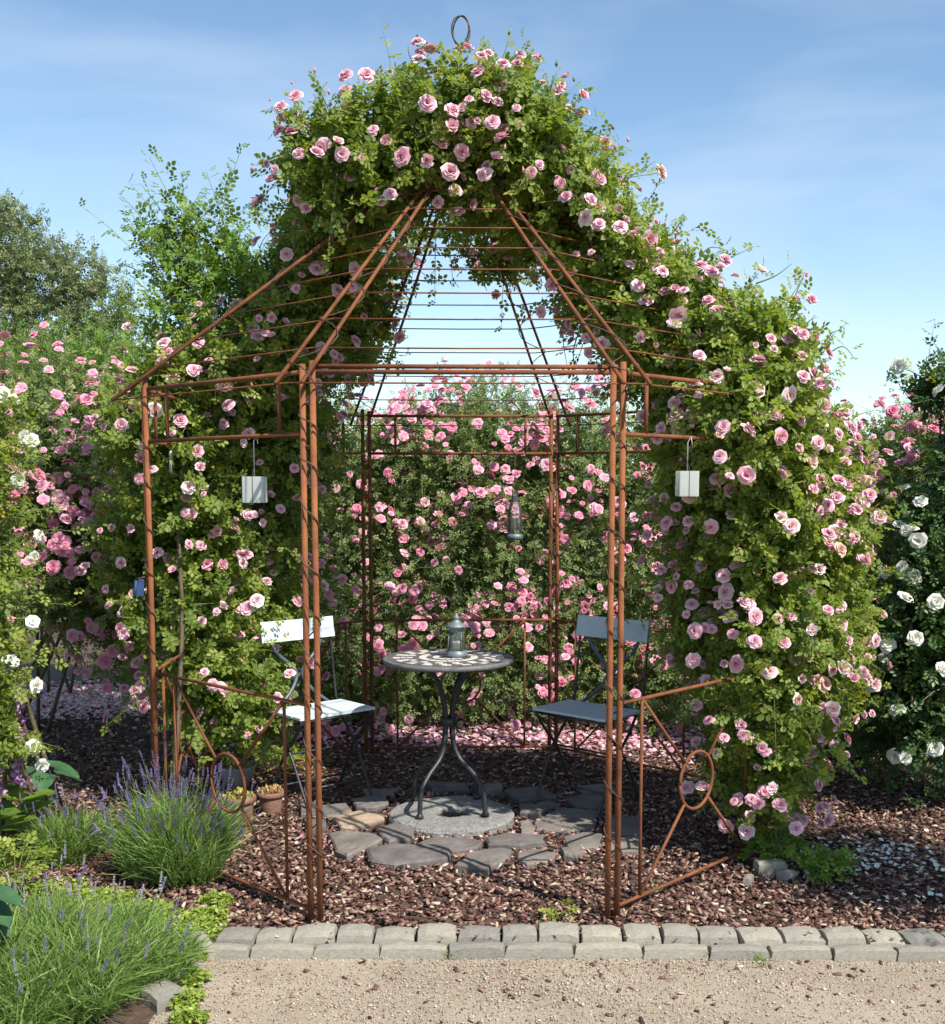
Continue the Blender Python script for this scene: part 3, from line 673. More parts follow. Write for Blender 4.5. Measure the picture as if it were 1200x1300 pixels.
BL = {'pink':[bloom_mesh('rose_bloom',i,M['pink'],'double') for i in range(7)]+[bloom_mesh('rose_bloom',90+i,M['pink'],'half') for i in range(4)],
      'deep':[bloom_mesh('rose_bloom',20+i,M['pink_deep'],'open') for i in range(8)]+[bloom_mesh('rose_bloom',30+i,M['pink_deep'],'double') for i in range(2)],
      'white':[bloom_mesh('rose_bloom',40+i,M['white'],'double') for i in range(6)]}
def put_bloom(root, p, n, kind, size, g):
    n = Vector(n)+Vector(g.normal(0,.3,3)); q = n.normalized().to_track_quat('Z','Y') @ Matrix.Rotation(g.uniform(0,6.28),3,'Z').to_quaternion()
    o = bpy.data.objects.new('rose_bloom', BL[kind][int(g.integers(len(BL[kind])))]); COL.objects.link(o); o.parent = root
    o.location = Vector(p); o.rotation_euler = q.to_euler(); s=size*g.choice([.55,.75,.95,1.0,1.1],p=[.12,.2,.28,.25,.15])*g.uniform(.92,1.08); o.scale=(s,s,s*g.uniform(.85,1.1))
def blooms(root, B, listed, nrand, kind, size, g, cluster=(1,3), tips=None, cap=298, front=.3, extra=0):
    cnt=0
    for px,py in listed:
        h=B.hit(px,py)
        if h is None:
            c_=B.C; dd=[(Vector(at(px,py,c[1]))-Vector(c)).length for c in c_]; i=int(np.argmin(dd)); p=np.array(at(px,py,c_[i][1])); n=unit(p-c_[i]); sprig(root,[tuple(c_[i]),tuple(c_[i]*.45+p*.55+np.array([0,0,.02])),tuple(p-n*.01)],g,M['leaf'],.038,.014)
        else: p=h[1]+h[2]*.12; n=h[2]
        if cnt<cap: put_bloom(root,p,unit(n*.6+np.array([.1,-.6,.25])),kind,size*1.05,g); cnt+=1
    P,N=tips; j=g.permutation(len(P)); P,N=P[j]+N[j]*.03,N[j]
    ok=(N[:,2]>-.6)&((N[:,1]<front)|(g.uniform(0,1,len(N))<.12)); P,N=P[ok],N[ok]
    i=0
    while cnt<min(cap,len(listed)+nrand) and i<len(P):
        for _ in range(int(g.integers(cluster[0],cluster[1]+1))):
            if cnt>=cap: break
            put_bloom(root,P[i]+g.normal(0,.05 if cluster[1]>1 else .001,3),unit(N[i]*.7+np.array([.05,-.35,.45])),kind,size,g); cnt+=1
        i+=1
    P,N=P[i:],N[i:]; k=min(len(P),extra)
    if k:
        P,N=P[:k],N[:k]; parts=[]
        if cluster[1]>1: P=np.repeat(P,2,0)+g.normal(0,.035,(2*k,3)); N=np.repeat(N,2,0); k*=2
        for vi in range(3):
            me=BL[kind][vi*2]; tv=np.zeros(len(me.vertices)*3); me.vertices.foreach_get('co',tv); tv=tv.reshape(-1,3)
            rn=np.zeros(len(tv)); me.attributes['rnd'].data.foreach_get('value',rn)
            tf=[]
            for pl in me.polygons:
                q=list(pl.vertices); tf+=[(q[0],q[1],q[2])]+([(q[0],q[2],q[3])] if len(q)==4 else [])
            sel=np.arange(k)%3==vi; m=int(sel.sum()); Nn=unit(N[sel]*.7+np.array([.05,-.35,.45])+g.normal(0,.3,(m,3)))
            v,f,_=inst(P[sel],np.cross(Nn,unit(g.normal(size=(m,3)))),Nn,size*g.uniform(.5,1.0,m),tv,tf,np.zeros(m))
            parts.append((v,f,np.clip(np.tile(rn,m)*.7+np.repeat(g.uniform(0,.35,m),len(tv)),0,1)))
        v,f,rr=joinm(parts); o=obj('small_blooms',rawmesh('small_blooms',v,f,BL[kind][0].materials[0],rr,True),root); o['kind']='stuff'

# ---------------- climbing roses on the pavilion
G1=np.random.default_rng(11)
Lb=Blobs([(575,160,5.2,.28,.32,.18),(525,185,5.2,.30,.32,.18),(470,200,5.2,.22,.28,.15),(430,215,5.2,.12,.24,.14),(402,195,5.2,.13,.2,.13),(440,262,5.4,.2,.28,.17),(500,245,5.25,.25,.26,.10),(410,320,5.75,.2,.3,.18),
 (445,340,6.0,.23,.3,.2),(450,410,6.2,.16,.25,.18),(375,400,5.8,.22,.36,.17),(300,455,5.7,.25,.36,.16),(400,440,6.15,.26,.3,.2),(330,475,6.0,.3,.36,.22),(230,490,5.6,.2,.32,.15),
 (210,545,5.6,.26,.38,.22),(300,550,6.0,.38,.34,.3),(235,650,5.7,.25,.38,.34),(320,660,6.2,.32,.34,.34),(255,780,5.7,.27,.36,.32),(325,790,6.1,.22,.3,.34),(265,870,5.6,.23,.3,.22),(310,890,5.8,.18,.26,.22),(175,700,5.9,.17,.3,.36),(380,560,6.5,.2,.25,.3)])
lc=thing('climbing_rose','pale pink climbing rose covering the left side and peak of the pavilion','rose',(-1.45,5.75,0),group='climbing roses on the pavilion')
lc_off=Vector((1.45,-5.75,0))
def childoff(root):
    for ch in root.children: ch.location = Vector(ch.location)-Vector(root.location)
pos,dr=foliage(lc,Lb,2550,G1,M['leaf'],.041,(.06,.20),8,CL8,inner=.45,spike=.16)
e=pos[:,-1][G1.uniform(0,1,len(pos))<.22]; budset(lc,e+np.array([0,0,.03]),G1,.012,.4)
LL=[(472,94),(480,132),(502,118),(540,97),(562,91),(582,92),(537,151),(515,183),(536,185),(568,181),(425,194),(418,196),(388,158),(380,165),(362,154),(538,239),(557,233),(370,217),(378,255),(490,330),(440,138),(410,238),(340,432),(321,438),(287,465),(393,365),(388,368),(456,375),(485,330),(313,550),(367,580),(232,628),(190,665),(197,602),(196,620),(205,723),(218,725),(230,742),(190,740),(165,742),(160,760),(151,580),(357,580),(362,605),(262,700),(247,698),(288,733),(300,660),(275,555),(345,650),(303,665),(265,418),(355,395),(370,350),(410,745),(420,345),(500,410),(480,420),(205,500),(345,520),(340,905),(322,880)]
blooms(lc,Lb,LL,230,'pink',.066,G1,(1,3),foliage.tips,extra=210)
Ub=Blobs([(300,400,5.85,.17,.2,.15),(250,380,5.8,.15,.2,.14),(215,350,5.85,.12,.18,.13),(240,320,5.85,.10,.15,.10),(285,345,5.9,.11,.16,.12),(330,365,5.8,.13,.18,.11),(200,300,5.9,.07,.1,.08,.6),(270,290,5.9,.06,.1,.08,.6),(225,430,5.7,.14,.2,.10)])
_keep=foliage.tips; foliage(lc,Ub,170,G1,M['leaf_bright'],.038,(.12,.26),8,CL8,up=1.1,inner=.05,spike=.35,droop=.1); foliage.tips=_keep
canes(lc,[[(-1.40,5.9,0),(-1.45,5.85,.8),(-1.38,5.75,1.6),(-1.2,5.6,2.2),(-.7,5.5,2.9)],[(-1.42,5.1,0),(-1.40,5.3,.9),(-1.42,5.5,1.7),(-1.1,5.8,2.3)],[(-1.30,6.05,0),(-1.25,6.2,1.0),(-1.0,6.2,2.0),(-.5,5.9,2.7)]],.014)
for pts in ([(300,440,5.75),(255,340,5.8),(225,270,5.85),(190,200,5.9)],[(320,420,5.75),(300,340,5.8),(280,270,5.85),(262,218,5.9)],[(270,440,5.7),(220,380,5.8),(190,320,5.8),(165,265,5.8)],[(330,410,5.7),(290,370,5.75),(235,330,5.7),(200,310,5.7)],[(350,380,5.7),(330,320,5.7),(345,290,5.7)],[(290,440,5.6),(240,400,5.6),(190,370,5.6),(160,345,5.6)],[(260,450,5.7),(215,430,5.6),(190,400,5.6)],[(300,430,5.8),(262,390,5.9),(225,345,5.9),(215,300,5.9)],[(340,400,5.8),(300,330,5.9),(250,290,5.9),(215,275,5.9)],[(280,430,5.6),(250,370,5.6),(205,340,5.7),(178,300,5.7)],[(310,430,5.7),(270,360,5.7),(255,310,5.7),(240,290,5.7)],[(330,400,5.8),(310,360,5.8),(300,320,5.8)]):
    sprig(lc,[at(*q) for q in pts],G1,M['leaf_bright'],.044,.026)
childoff(lc)

G2=np.random.default_rng(12)
Rb=Blobs([(620,165,5.2,.26,.32,.17),(668,200,5.2,.24,.32,.17),(640,235,5.3,.26,.3,.11),(715,255,5.3,.2,.34,.14),(700,290,5.6,.22,.28,.13),(600,290,6,.24,.18,.06,.45),(640,330,6.1,.16,.16,.08,.5),
 (770,331,5.3,.2,.36,.16),(825,391,5.13,.24,.38,.16),(775,371,5.6,.18,.28,.17),(900,436,5.03,.27,.38,.17),(949,476,4.93,.23,.36,.19),(850,461,5.38,.24,.33,.13),(966,526,4.88,.19,.34,.21),
 (905,501,5.13,.24,.36,.18),(934,545,4.98,.28,.38,.26),(986,575,5.2,.25,.38,.29),(1021,610,5.3,.12,.28,.24),(925,630,5.2,.24,.36,.28),(997,670,5.2,.29,.38,.35),(930,720,5.15,.25,.34,.3),(997,780,5.1,.28,.38,.34),(935,810,5.1,.22,.32,.26),(1002,865,5.1,.2,.32,.22),(965,890,5,.2,.3,.24),(967,950,5,.15,.25,.22),(955,985,4.95,.09,.18,.18),(1047,740,5.3,.11,.28,.34),(949,536,4.56,.13,.13,.17),(969,590,4.78,.13,.14,.22),(975,700,4.76,.13,.13,.24),(985,810,4.74,.13,.13,.22),(968,900,4.72,.11,.12,.18),(985,980,4.72,.09,.12,.14),(935,640,4.85,.12,.13,.2),(885,560,5.08,.12,.22,.23),(885,750,5.3,.10,.22,.28)])
rc=thing('climbing_rose','large pale pink climbing rose cascading down the right side of the pavilion','rose',(1.25,5.2,0),group='climbing roses on the pavilion')
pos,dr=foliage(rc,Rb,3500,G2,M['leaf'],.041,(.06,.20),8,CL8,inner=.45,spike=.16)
e=pos[:,-1][G2.uniform(0,1,len(pos))<.28]; budset(rc,e+np.array([0,0,.03]),G2,.012,.45)
RL=[(629,104),(655,93),(611,148),(609,233),(697,209),(683,132),(705,137),(642,273),(697,285),(632,322),(632,345),(665,336),(728,344),(742,203),(767,183),(838,219),(758,215),(810,322),(837,323),(860,311),(912,370),(838,365),(850,385),(833,407),(847,429),(881,400),(940,430),(1000,419),(1022,350),(1008,382),(965,345),(1033,428),(1050,449),(992,511),(970,548),(905,536),(852,535),(948,577),(1045,603),(979,637),(920,660),(905,655),(990,675),(1028,708),(1037,720),(927,728),(945,750),(988,757),(1022,760),(955,768),(972,788),(903,782),(1045,690),(1066,700),(1125,660),(907,805),(855,820),(882,828),(1051,804),(1075,805),(1100,815),(1038,830),(1026,841),(957,805),(960,833),(948,861),(973,868),(990,872),(988,889),(1045,858),(1060,860),(1024,869),(1084,912),(957,912),(968,930),(1022,972),(985,990),(872,1000),(1005,478),(930,500),(785,410),(800,440),(760,300),(880,350),(820,290),(1010,545),(1025,552),(1015,600),(895,600),(1080,660),(1008,800),(905,830),(935,935)]
blooms(rc,Rb,RL,240,'pink',.066,G2,(1,3),foliage.tips,extra=340)
canes(rc,[[(1.2,4.95,0),(1.26,5.0,.8),(1.22,5.1,1.6),(1.0,5.2,2.3),(.4,5.3,2.9)],[(1.3,5.6,0),(1.3,5.4,.9),(1.35,5.3,1.8),(.9,5.4,2.5)],[(1.22,5.0,0),(1.4,5.1,.7),(1.45,5.2,1.5),(1.2,5.3,2.2)],[(1.16,4.9,0),(1.1,4.95,.6),(1.15,5.0,1.4)]],.014)
for pts in ([(780,250,5.3),(800,225,5.3),(832,205,5.3)],[(960,360,5.2),(985,350,5.2),(1005,335,5.2)],[(1000,400,5.2),(1012,370,5.2),(1022,345,5.2)],[(720,180,5.2),(750,170,5.2),(778,182,5.2)],[(640,100,5.2),(660,80,5.2),(676,75,5.2)],[(600,90,5.2),(615,70,5.2),(620,58,5.2)],[(530,90,5.2),(520,70,5.2),(518,58,5.2)],[(735,420,5.9),(728,450,5.9),(735,490,5.9)],[(720,400,5.9),(715,430,5.9),(722,475,5.9)],[(850,300,5.3),(862,285,5.3),(868,270,5.3)],[(1060,560,5.3),(1085,530,5.3),(1112,520,5.3)],[(1080,640,5.3),(1100,600,5.3),(1110,570,5.3)],[(880,340,5.2),(900,315,5.2),(925,318,5.2)],[(1050,450,5.2),(1070,440,5.2),(1085,455,5.2)]):
    sprig(rc,[at(*q) for q in pts],G2,M['leaf'],.034,.035)
childoff(rc)

# ---------------- rose hedge behind and beside
def hedge(label, base, blobs, nsh, listed, nr, kind, bsize, lm, seed, size=.032, cl=(2,6), group=None, nb=.1, L=(.1,.3), up=.5, cat='rose bush', spike=.08, extra=0):
    g=np.random.default_rng(seed); B=Blobs(blobs); r=thing('rose_bush',label,cat,base,0,group)
    pos,_=foliage(r,B,nsh,g,lm,size,L,7,CL4,up=up,inner=.5,spike=spike)
    if nb: e=pos[:,-1][g.uniform(0,1,len(pos))<nb]; budset(r,e,g,.011,.7)
    blooms(r,B,listed,nr,kind,bsize,g,cl,foliage.tips,front=-.05,extra=extra)
    bx,by=base[0],base[1]
    canes(r,[[(bx+g.uniform(-.2,.2),by+g.uniform(-.1,.1),0),tuple(c*.6+np.array([bx,by,0])*.4),tuple(c)] for c in B.C[:5]],.013)
    childoff(r); return r
grp='pink rose bushes behind the pavilion'
hedge('pink rose bush in the back hedge behind the left chair',(-1.05,8.0,0),[(440,600,7.9,.45,.5,.45),(390,700,7.8,.4,.5,.5),(470,740,7.8,.42,.5,.5),(420,860,7.7,.45,.5,.4),(500,640,8.0,.3,.5,.6),(500,850,7.7,.3,.5,.4),(380,560,8.1,.4,.4,.35)],1500,[(410,560),(420,545),(520,510),(430,615),(450,635),(500,680),(480,600),(495,730),(515,745)],235,'deep',.070,M['leaf_hedge'],21,group=grp,extra=110)
hedge('middle pink rose bush of the back hedge behind the table',(-.2,8.0,0),[(560,590,7.9,.45,.5,.42),(620,570,8.0,.42,.5,.45),(590,720,7.8,.5,.5,.5),(640,840,7.7,.4,.5,.4),(560,850,7.7,.4,.5,.4),(650,660,7.9,.35,.5,.5),(600,530,8.1,.3,.4,.2)],1600,[(545,550),(570,555),(595,590),(545,705),(560,715),(520,745),(545,775),(640,760),(650,770),(620,790),(610,545),(580,650)],250,'deep',.070,M['leaf_hedge'],22,group=grp,extra=130)
hedge('pink rose bush of the back hedge behind the right chair',(.85,8.0,0),[(720,590,7.9,.45,.5,.45),(790,620,7.9,.45,.5,.5),(730,740,7.8,.45,.5,.5),(810,760,7.7,.42,.5,.5),(750,860,7.7,.42,.5,.4),(840,860,7.6,.4,.45,.35),(850,650,7.9,.3,.5,.6)],1600,[(820,637),(815,700),(740,610),(760,630),(830,730),(835,745),(675,705),(690,765),(790,580),(720,640),(700,590)],250,'deep',.070,M['leaf_hedge'],23,group=grp,extra=120)
hedge('dense deep pink rose bush beyond the bed at the far left',(-3.0,7.4,0),[(60,560,7.0,.5,.5,.45),(130,600,7.1,.45,.5,.5),(40,680,6.9,.45,.5,.45),(120,700,7.0,.4,.5,.4),(170,640,7.2,.4,.5,.6),(90,760,6.9,.3,.4,.25),(170,800,7.1,.2,.35,.4),(-40,640,6.9,.4,.5,.7)],1900,[(100,520),(110,675),(70,705),(95,720),(125,660),(95,790),(88,790),(210,600),(60,690),(145,830),(150,820),(240,680)],280,'deep',.074,M['leaf_hedge'],24,extra=330,cl=(3,7))
hedge('tall yellowish green rose bush without blooms at the upper left',(-3.3,8.6,0),[(60,515,8.4,.5,.5,.4),(130,505,8.2,.45,.5,.35),(190,505,8.0,.35,.4,.3),(-10,525,8.4,.4,.5,.5),(60,600,8.5,.8,.5,.8),(200,620,8.3,.6,.5,.9)],1700,[],8,'pink',.07,M['leaf_bright'],25,size=.036,L=(.15,.45),nb=.05,spike=.2)
hedge('deep pink rose bush standing right of the pavilion behind the white one',(3.0,7.3,0),[(1160,620,6.9,.4,.45,.42),(1205,575,6.9,.4,.45,.28),(1130,700,6.9,.3,.45,.5),(1110,820,6.8,.35,.4,.45),(1240,640,7.0,.4,.5,.6),(1120,920,6.8,.35,.4,.3)],1500,[(1010+100,650),(1100,570),(1125,600),(1160,560),(1190,510),(1120,620),(1105,690),(1140,545)],190,'deep',.070,M['leaf_hedge'],26,extra=130)
hedge('dark leafy white rose bush at the right edge',(2.35,5.9,0),[(1205,700,5.8,.22,.35,.3),(1175,790,5.8,.25,.4,.3),(1225,850,5.7,.27,.4,.4),(1175,890,5.7,.22,.35,.25),(1195,500,6.0,.16,.2,.08,.6),(1260,640,5.8,.2,.3,.7),(1120,880,6.1,.16,.3,.26)],1500,[(1165,770),(1192,775),(1175,680),(1168,676),(1172,715),(1150,812),(1175,805),(1128,858),(1145,853),(1135,877),(1155,938),(1187,690),(1140,465),(1175,462),(1195,868),(1182,725),(1172,640),(1188,655),(1160,900),(1190,930)],14,'white',.078,M['leaf_dark'],27,size=.045,cl=(1,2),nb=.05)
hedge('white rose bush with loose blooms at the left edge',(-1.95,5.0,0),[(-45,560,4.9,.17,.25,.22),(-45,680,4.8,.15,.25,.25),(-30,790,4.7,.12,.22,.22),(-35,880,4.7,.14,.22,.22),(-10,935,4.7,.10,.2,.13),(-90,700,4.9,.22,.3,.7)],520,[(12,508),(5,500),(22,610),(28,555),(10,680),(5,700),(5,790),(20,955),(42,948),(45,870),(40,560),(14,840)],6,'white',.072,M['leaf'],28,size=.04,cl=(1,2),nb=.05)

hedge('pale rose bush standing on the path just beyond the right edge of the picture',(2.45,3.6,0),[(1590,520,3.7,.26,.3,.28),(1560,650,3.65,.26,.3,.25),(1640,620,3.8,.28,.3,.3),(1600,760,3.7,.2,.25,.25)],420,[],20,'white',.085,M['leaf_dark'],29,size=.042,cl=(1,2))
# green backdrop bushes hiding the horizon
def mass(name,label,blobs,n,lm,size,seed,cat,tr=None,tmpl=None,L=(.3,.7)):
    g=np.random.default_rng(seed); B=Blobs(blobs); c0=B.C.mean(0); r=thing(name,label,cat,(c0[0],c0[1],0))
    V,Fc=tmpl or CL4; P,N=B.surf(n,g,.6,1.05,.3); m=len(P); k=6
    d=unit(N*.5+g.normal(0,.7,(m,3))+np.array([0,0,-.15])); t=(np.arange(k)+.5)/k; Ln=g.uniform(*L,m)
    pos=P[:,None]+d[:,None]*(Ln[:,None]*t)[...,None]
    r_=np.clip(.5*g.uniform(0,1,(m,1))+.5*g.uniform(0,1,(m,k)),0,1)
    v,f,rn=inst(pos.reshape(-1,3),unit(g.normal(size=(m*k,3))),unit(g.normal(size=(m*k,3))+np.array([0,0,.6])),size*g.uniform(.6,1.3,m*k),V,Fc,r_.ravel())
    o=obj('crown',rawmesh('crown',v,f,lm,rn),r); o['kind']='stuff'
    if tr:
        for p in tr: tube('trunk' if p is tr[0] else 'limb',smoothpts(p,5),tr_r if p is tr[0] else tr_r*.45,M['bark'],r,8,.03)
    childoff(r); return r
tr_r=.16
bx=at(20,600,26)
tl=lambda px,py,Y=26: tuple(at(px,py,Y))
mass('birch_tree','tall grey-green birch tree rising beyond the hedge at the left',[(15,310,26,.75,.9,.8),(-30,340,26,1.2,1.0,1.1),(50,350,26,.9,.9,.7),(100,345,26,.7,.8,.45),(125,390,26,.75,.8,.6),(60,420,26,1.3,1.0,.8),(-20,420,26,1.4,1.0,1.2),(145,430,26,.45,.6,.6),(110,450,26,.9,.8,.7),(40,480,26,1.6,1.2,.9),(10,275,26,.3,.4,.35)],3000,M['birch'],.075,41,'tree',[[(bx.x,26,0),(bx.x+.1,26,3),tl(20,350),tl(12,275)],[tl(20,520),tl(60,430),tl(110,370)],[tl(20,480),tl(-30,400),tl(-60,350)],[tl(20,440),tl(60,380),tl(100,345)]],L=(.25,.6))
fars=[(1150,600,60,3.5,3,2.4,'right edge'),(1230,590,55,3,3,2.6,''),(1090,620,70,4,3,2.6,''),(760,590,60,5,3,2.4,''),(560,600,65,6,3,2.2,''),(330,600,60,6,3,2.4,'')]
lab=['hazy dark tree on the horizon at the right edge','hazy tree just outside the right edge behind the roses','hazy low tree on the horizon behind the right rose column','far low tree on the horizon seen through the pavilion right side','far low tree on the horizon behind the middle of the hedge','far low tree on the horizon behind the left of the hedge']
for i,f in enumerate(fars):
    tr_r=.25; c=at(f[0],f[1],f[2])
    mass('far_tree',lab[i],[(f[0]+dx,f[1]+dy,f[2],f[3]*s,f[4]*s,f[5]*s) for dx,dy,s in ((0,0,1),(-30,15,.8),(35,12,.75),(5,40,1.2))],420,M['faru'],.30,50+i,'tree',[[(c.x,c.y,-.06),(c.x,c.y,2),(c.x,c.y,4)]],L=(.5,1.2))

# ---------------- grasses, lavender
def blades(P, D, L, Wd, bend, g):
    n=len(P); D=unit(D); S=unit(np.cross(D,unit(g.normal(size=(n,3))))); Bv=unit(D*np.array([1,1,0])+g.normal(0,.2,(n,3))*np.array([1,1,0])); Bv[:,2]=-.5
    V=[]
    for t in (0,.35,.7,1.):
        c=P+D*(L*t)[:,None]+Bv*(bend*L*t*t)[:,None]; w_=(Wd*(1-.75*t))[:,None]*S; V+= [c-w_,c+w_]
    V=np.stack(V,1).reshape(-1,3); f=np.array([(0,1,3),(0,3,2),(2,3,5),(2,5,4),(4,5,7),(4,7,6)])
    return V,(f[None]+(np.arange(n)*8)[:,None,None]).reshape(-1,3),c
def lavender(label, cen, rx, ry, H, nb, nf, seed, splay=.5, fl=.35, lime=0):
    g=np.random.default_rng(seed); big=nb>9000; r=thing('lavender',label,'lavender',cen)
    u=g.uniform(0,2*math.pi,nb); q=np.sqrt(g.uniform(0,1,nb)); lob=1+.16*np.sin(3*u+seed)+.09*np.sin(7*u); q=np.minimum(q*lob,1.15); P=np.stack([rx*q*np.cos(u),ry*q*np.sin(u),np.zeros(nb)],1)
    D=np.stack([np.cos(u)*q*splay+g.normal(0,.16,nb),np.sin(u)*q*splay+g.normal(0,.16,nb),np.ones(nb)],1)
    # spread the leaf shoots up the mound
    h=H*(1-.35*np.minimum(q,1)**2)*(1+.16*np.sin(P[:,0]*23+seed)*np.sin(P[:,1]*19)+g.normal(0,.10,nb)); h=np.maximum(h,.05); base=g.uniform(0,.55,nb)[:,None]*h[:,None]*unit(D); P2=P+base
    Lb_=h*g.uniform(.35,.6,nb)
    V,Fc,E=blades(P2,D+g.normal(0,.42 if big else .26,(nb,3)),Lb_,g.uniform(.0014,.0038,nb),g.uniform(.05,.4,nb),g)
    o=obj('foliage',rawmesh('foliage',V,Fc,M['lav'],np.repeat(np.clip(g.normal(.5,.22,nb),0,1),8)),r); o['kind']='stuff'
    i=g.choice(nb,nf,replace=False); Dn=unit(D[i]); Ls=h[i]*g.uniform(.85,1.45,nf)
    V,Fc,E=blades(P[i],D[i],Ls,np.full(nf,.0014),g.uniform(0,.22,nf),g)
    o=obj('flower_stems',rawmesh('flower_stems',V,Fc,M['lav'],np.repeat(g.uniform(.3,.9,nf),8)),r); o['kind']='stuff'
    # spikes: whorls of little buds
    tv,tf=[],[]
    for k in range(6):
        for j in range(5):
            a=2*math.pi*j/5+k*.6; b=len(tv); rr=.11*(1-.09*k); x0=k*.17+(0 if k else -.12); c_=(x0,math.cos(a)*rr,math.sin(a)*rr)
            tv+=[(c_[0]-.06,c_[1]*.3,c_[2]*.3),(c_[0]+.0,c_[1]*1.2-.05*math.sin(a),c_[2]*1.2+.05*math.cos(a)),(c_[0]+.0,c_[1]*1.2+.05*math.sin(a),c_[2]*1.2-.05*math.cos(a)),(c_[0]+.14,c_[1]*.9,c_[2]*.9)]
            tf+=[(b,b+1,b+2),(b+1,b+3,b+2)]
    V,Fc,rn=inst(E,Dn+g.normal(0,.12,(nf,3)),unit(g.normal(size=(nf,3))),g.uniform(.028,.05,nf),tv,tf,np.clip(g.normal(fl,.25,nf),0,1))
    o=obj('flower_spikes',rawmesh('flower_spikes',V,Fc,M['lavf'],rn),r); o['kind']='stuff'
    return r
p=gnd(218,1125); lavender('large purple lavender clump before the left pavilion post',(p.x,p.y+.12,0),.17,.17,.37,6000,220,61,.27,.4)
p=gnd(80,1098); lavender('smaller green lavender clump left of the large purple one',(p.x,p.y+.08,0),.12,.12,.24,2600,40,62,.4,.6)
p=gnd(80,1290); lavender('wide green lavender mound filling the lower left corner',(p.x-.16,3.50,0),.40,.38,.25,22000,120,63,.4,.85)
def creeper(label,pts,n,seed,h=.05):
    g=np.random.default_rng(seed); c0=gnd(*pts[0][:2]); r=thing('creeper',label,'ground cover',(c0.x,c0.y,0)); Ps=[]
    for px,py,rr in pts:
        c=gnd(px,py); m=n//len(pts); u=g.uniform(0,6.28,m); q=np.sqrt(g.uniform(0,1,m))*rr*(1+.25*np.sin(u*3+px)); Ps.append(np.stack([c.x+q*np.cos(u)-c0.x,c.y+q*np.sin(u)*.8-c0.y,g.uniform(.0,1,m)*h*(1-.5*(q/rr)**2)],1))
    P=np.concatenate(Ps); m=len(P); D=unit(g.normal(size=(m,3))*np.array([1,1,.4])); N=unit(g.normal(0,.4,(m,3))+np.array([0,0,1.]))
    V,Fc,rn=inst(P,D,N,.016*g.uniform(.6,1.4,m),LEAF4_v,LEAF4_f,g.uniform(0,1,m))
    o=obj('foliage',rawmesh('foliage',V,Fc,M['lime'],rn),r); o['kind']='stuff'; return r
creeper('lime green creeping plant spilling over the left end of the kerb',[(225,1180,.13),(262,1170,.09),(185,1165,.14),(130,1150,.16),(60,1140,.2),(275,1150,.06),(240,1215,.05),(250,1190,.08)],13000,71)
creeper('narrow strip of lime green creeper along the path edge',[(245,1245,.045),(232,1270,.06),(240,1295,.05),(215,1225,.07)],2600,72,.035)
def tuft(label,px,py,n,h,seed,name='grass_tuft'):
    g=np.random.default_rng(seed); c=gnd(px,py); u=g.uniform(0,6.28,n); P=np.stack([np.cos(u)*.012,np.sin(u)*.012,np.full(n,-.005)],1)*g.uniform(.2,2.2,(n,1))
    D=np.stack([np.cos(u)*.7,np.sin(u)*.7,np.ones(n)],1)+g.normal(0,.3,(n,3)); V,Fc,E=blades(P,D,h*g.uniform(.5,1.2,n),g.uniform(.0012,.0024,n),g.uniform(.1,.5,n),g)
    o=obj(name,rawmesh(name,V,Fc,M['lav'],np.repeat(g.uniform(.2,.9,n),8)),None,(c.x,c.y,.0)); setp(o,label,'grass','grass tufts between the kerb stones')
for i,(px,py,n,h,t) in enumerate([(615,1197,40,.035,'small grass tuft by the kerb stones left of the middle'),(570,1212,26,.03,'grass tuft at the foot of the kerb near the middle'),(735,1210,20,.025,'tiny grass tuft on the path edge before the front right post'),(891,1208,34,.04,'grass tuft in a kerb joint right of the right post'),(968,1218,26,.035,'sparse grass tuft on gravel right of the right panel'),(1105,1202,60,.04,'longest grass tuft growing between the kerb rows at the right'),(1140,1203,46,.035,'rightmost grass tuft growing between the kerb rows'),(430,1196,16,.025,'tiny grass tuft behind the kerb right of the left post'),(838,1130,40,.04,'grass tuft in the bark inside the right panel')]):
    tuft(t,px,py,n,h,80+i)
def weed(label,px,py,seed,r=.12,h=.2,n=46,lm='leaf_bright'):
    g=np.random.default_rng(seed); c=gnd(px,py); t=thing('leafy_weed',label,'plant',(c.x,c.y,0)); Ps,Ds,Ns,Z,Rr=[],[],[],[],[]
    for i in range(n):
        a=g.uniform(0,6.28); q=math.sqrt(g.uniform(0,1)); e=Vector((math.cos(a)*r*q,math.sin(a)*r*q,h*(1.05-.55*q)*g.uniform(.45,1)))
        if i<14: tube('stem',[(0,0,0),tuple(Vector((e.x*.4,e.y*.4,e.z*.6))),tuple(e)],.002,M['stem'],t,4)
        for k in range(3):
            Ps.append(e+Vector(g.normal(0,.012,3))); Ds.append(Vector((math.cos(a),math.sin(a),.1))+Vector(g.normal(0,.5,3))); Ns.append(Vector((0,-.15,1))+Vector(g.normal(0,.3,3))); Z.append(.022*g.uniform(.7,1.3)); Rr.append(g.uniform(.2,.97))
    V,Fc,rn=inst(np.array(Ps),np.array(Ds),np.array(Ns),np.array(Z),*CL8,np.array(Rr)); o=obj('foliage',rawmesh('foliage',V,Fc,M[lm],rn),t); o['kind']='stuff'
weed('bushy bright green weed at the foot of the right rose column',985,1098,91,.11,.19,60)
weed('low bright green seedling on bark right of the bushy weed',1055,1118,92,.10,.14,46)
weed('dark green leafy plant behind the terracotta pots',352,985,93,.13,.2,50,'leaf')
weed('budded green plant in the bed at the left edge',20,1145,94,.13,.3,60,'leaf')
weed('small dark seedling on the bark behind the middle of the kerb',712,1168,95,.03,.04,6,'leaf')

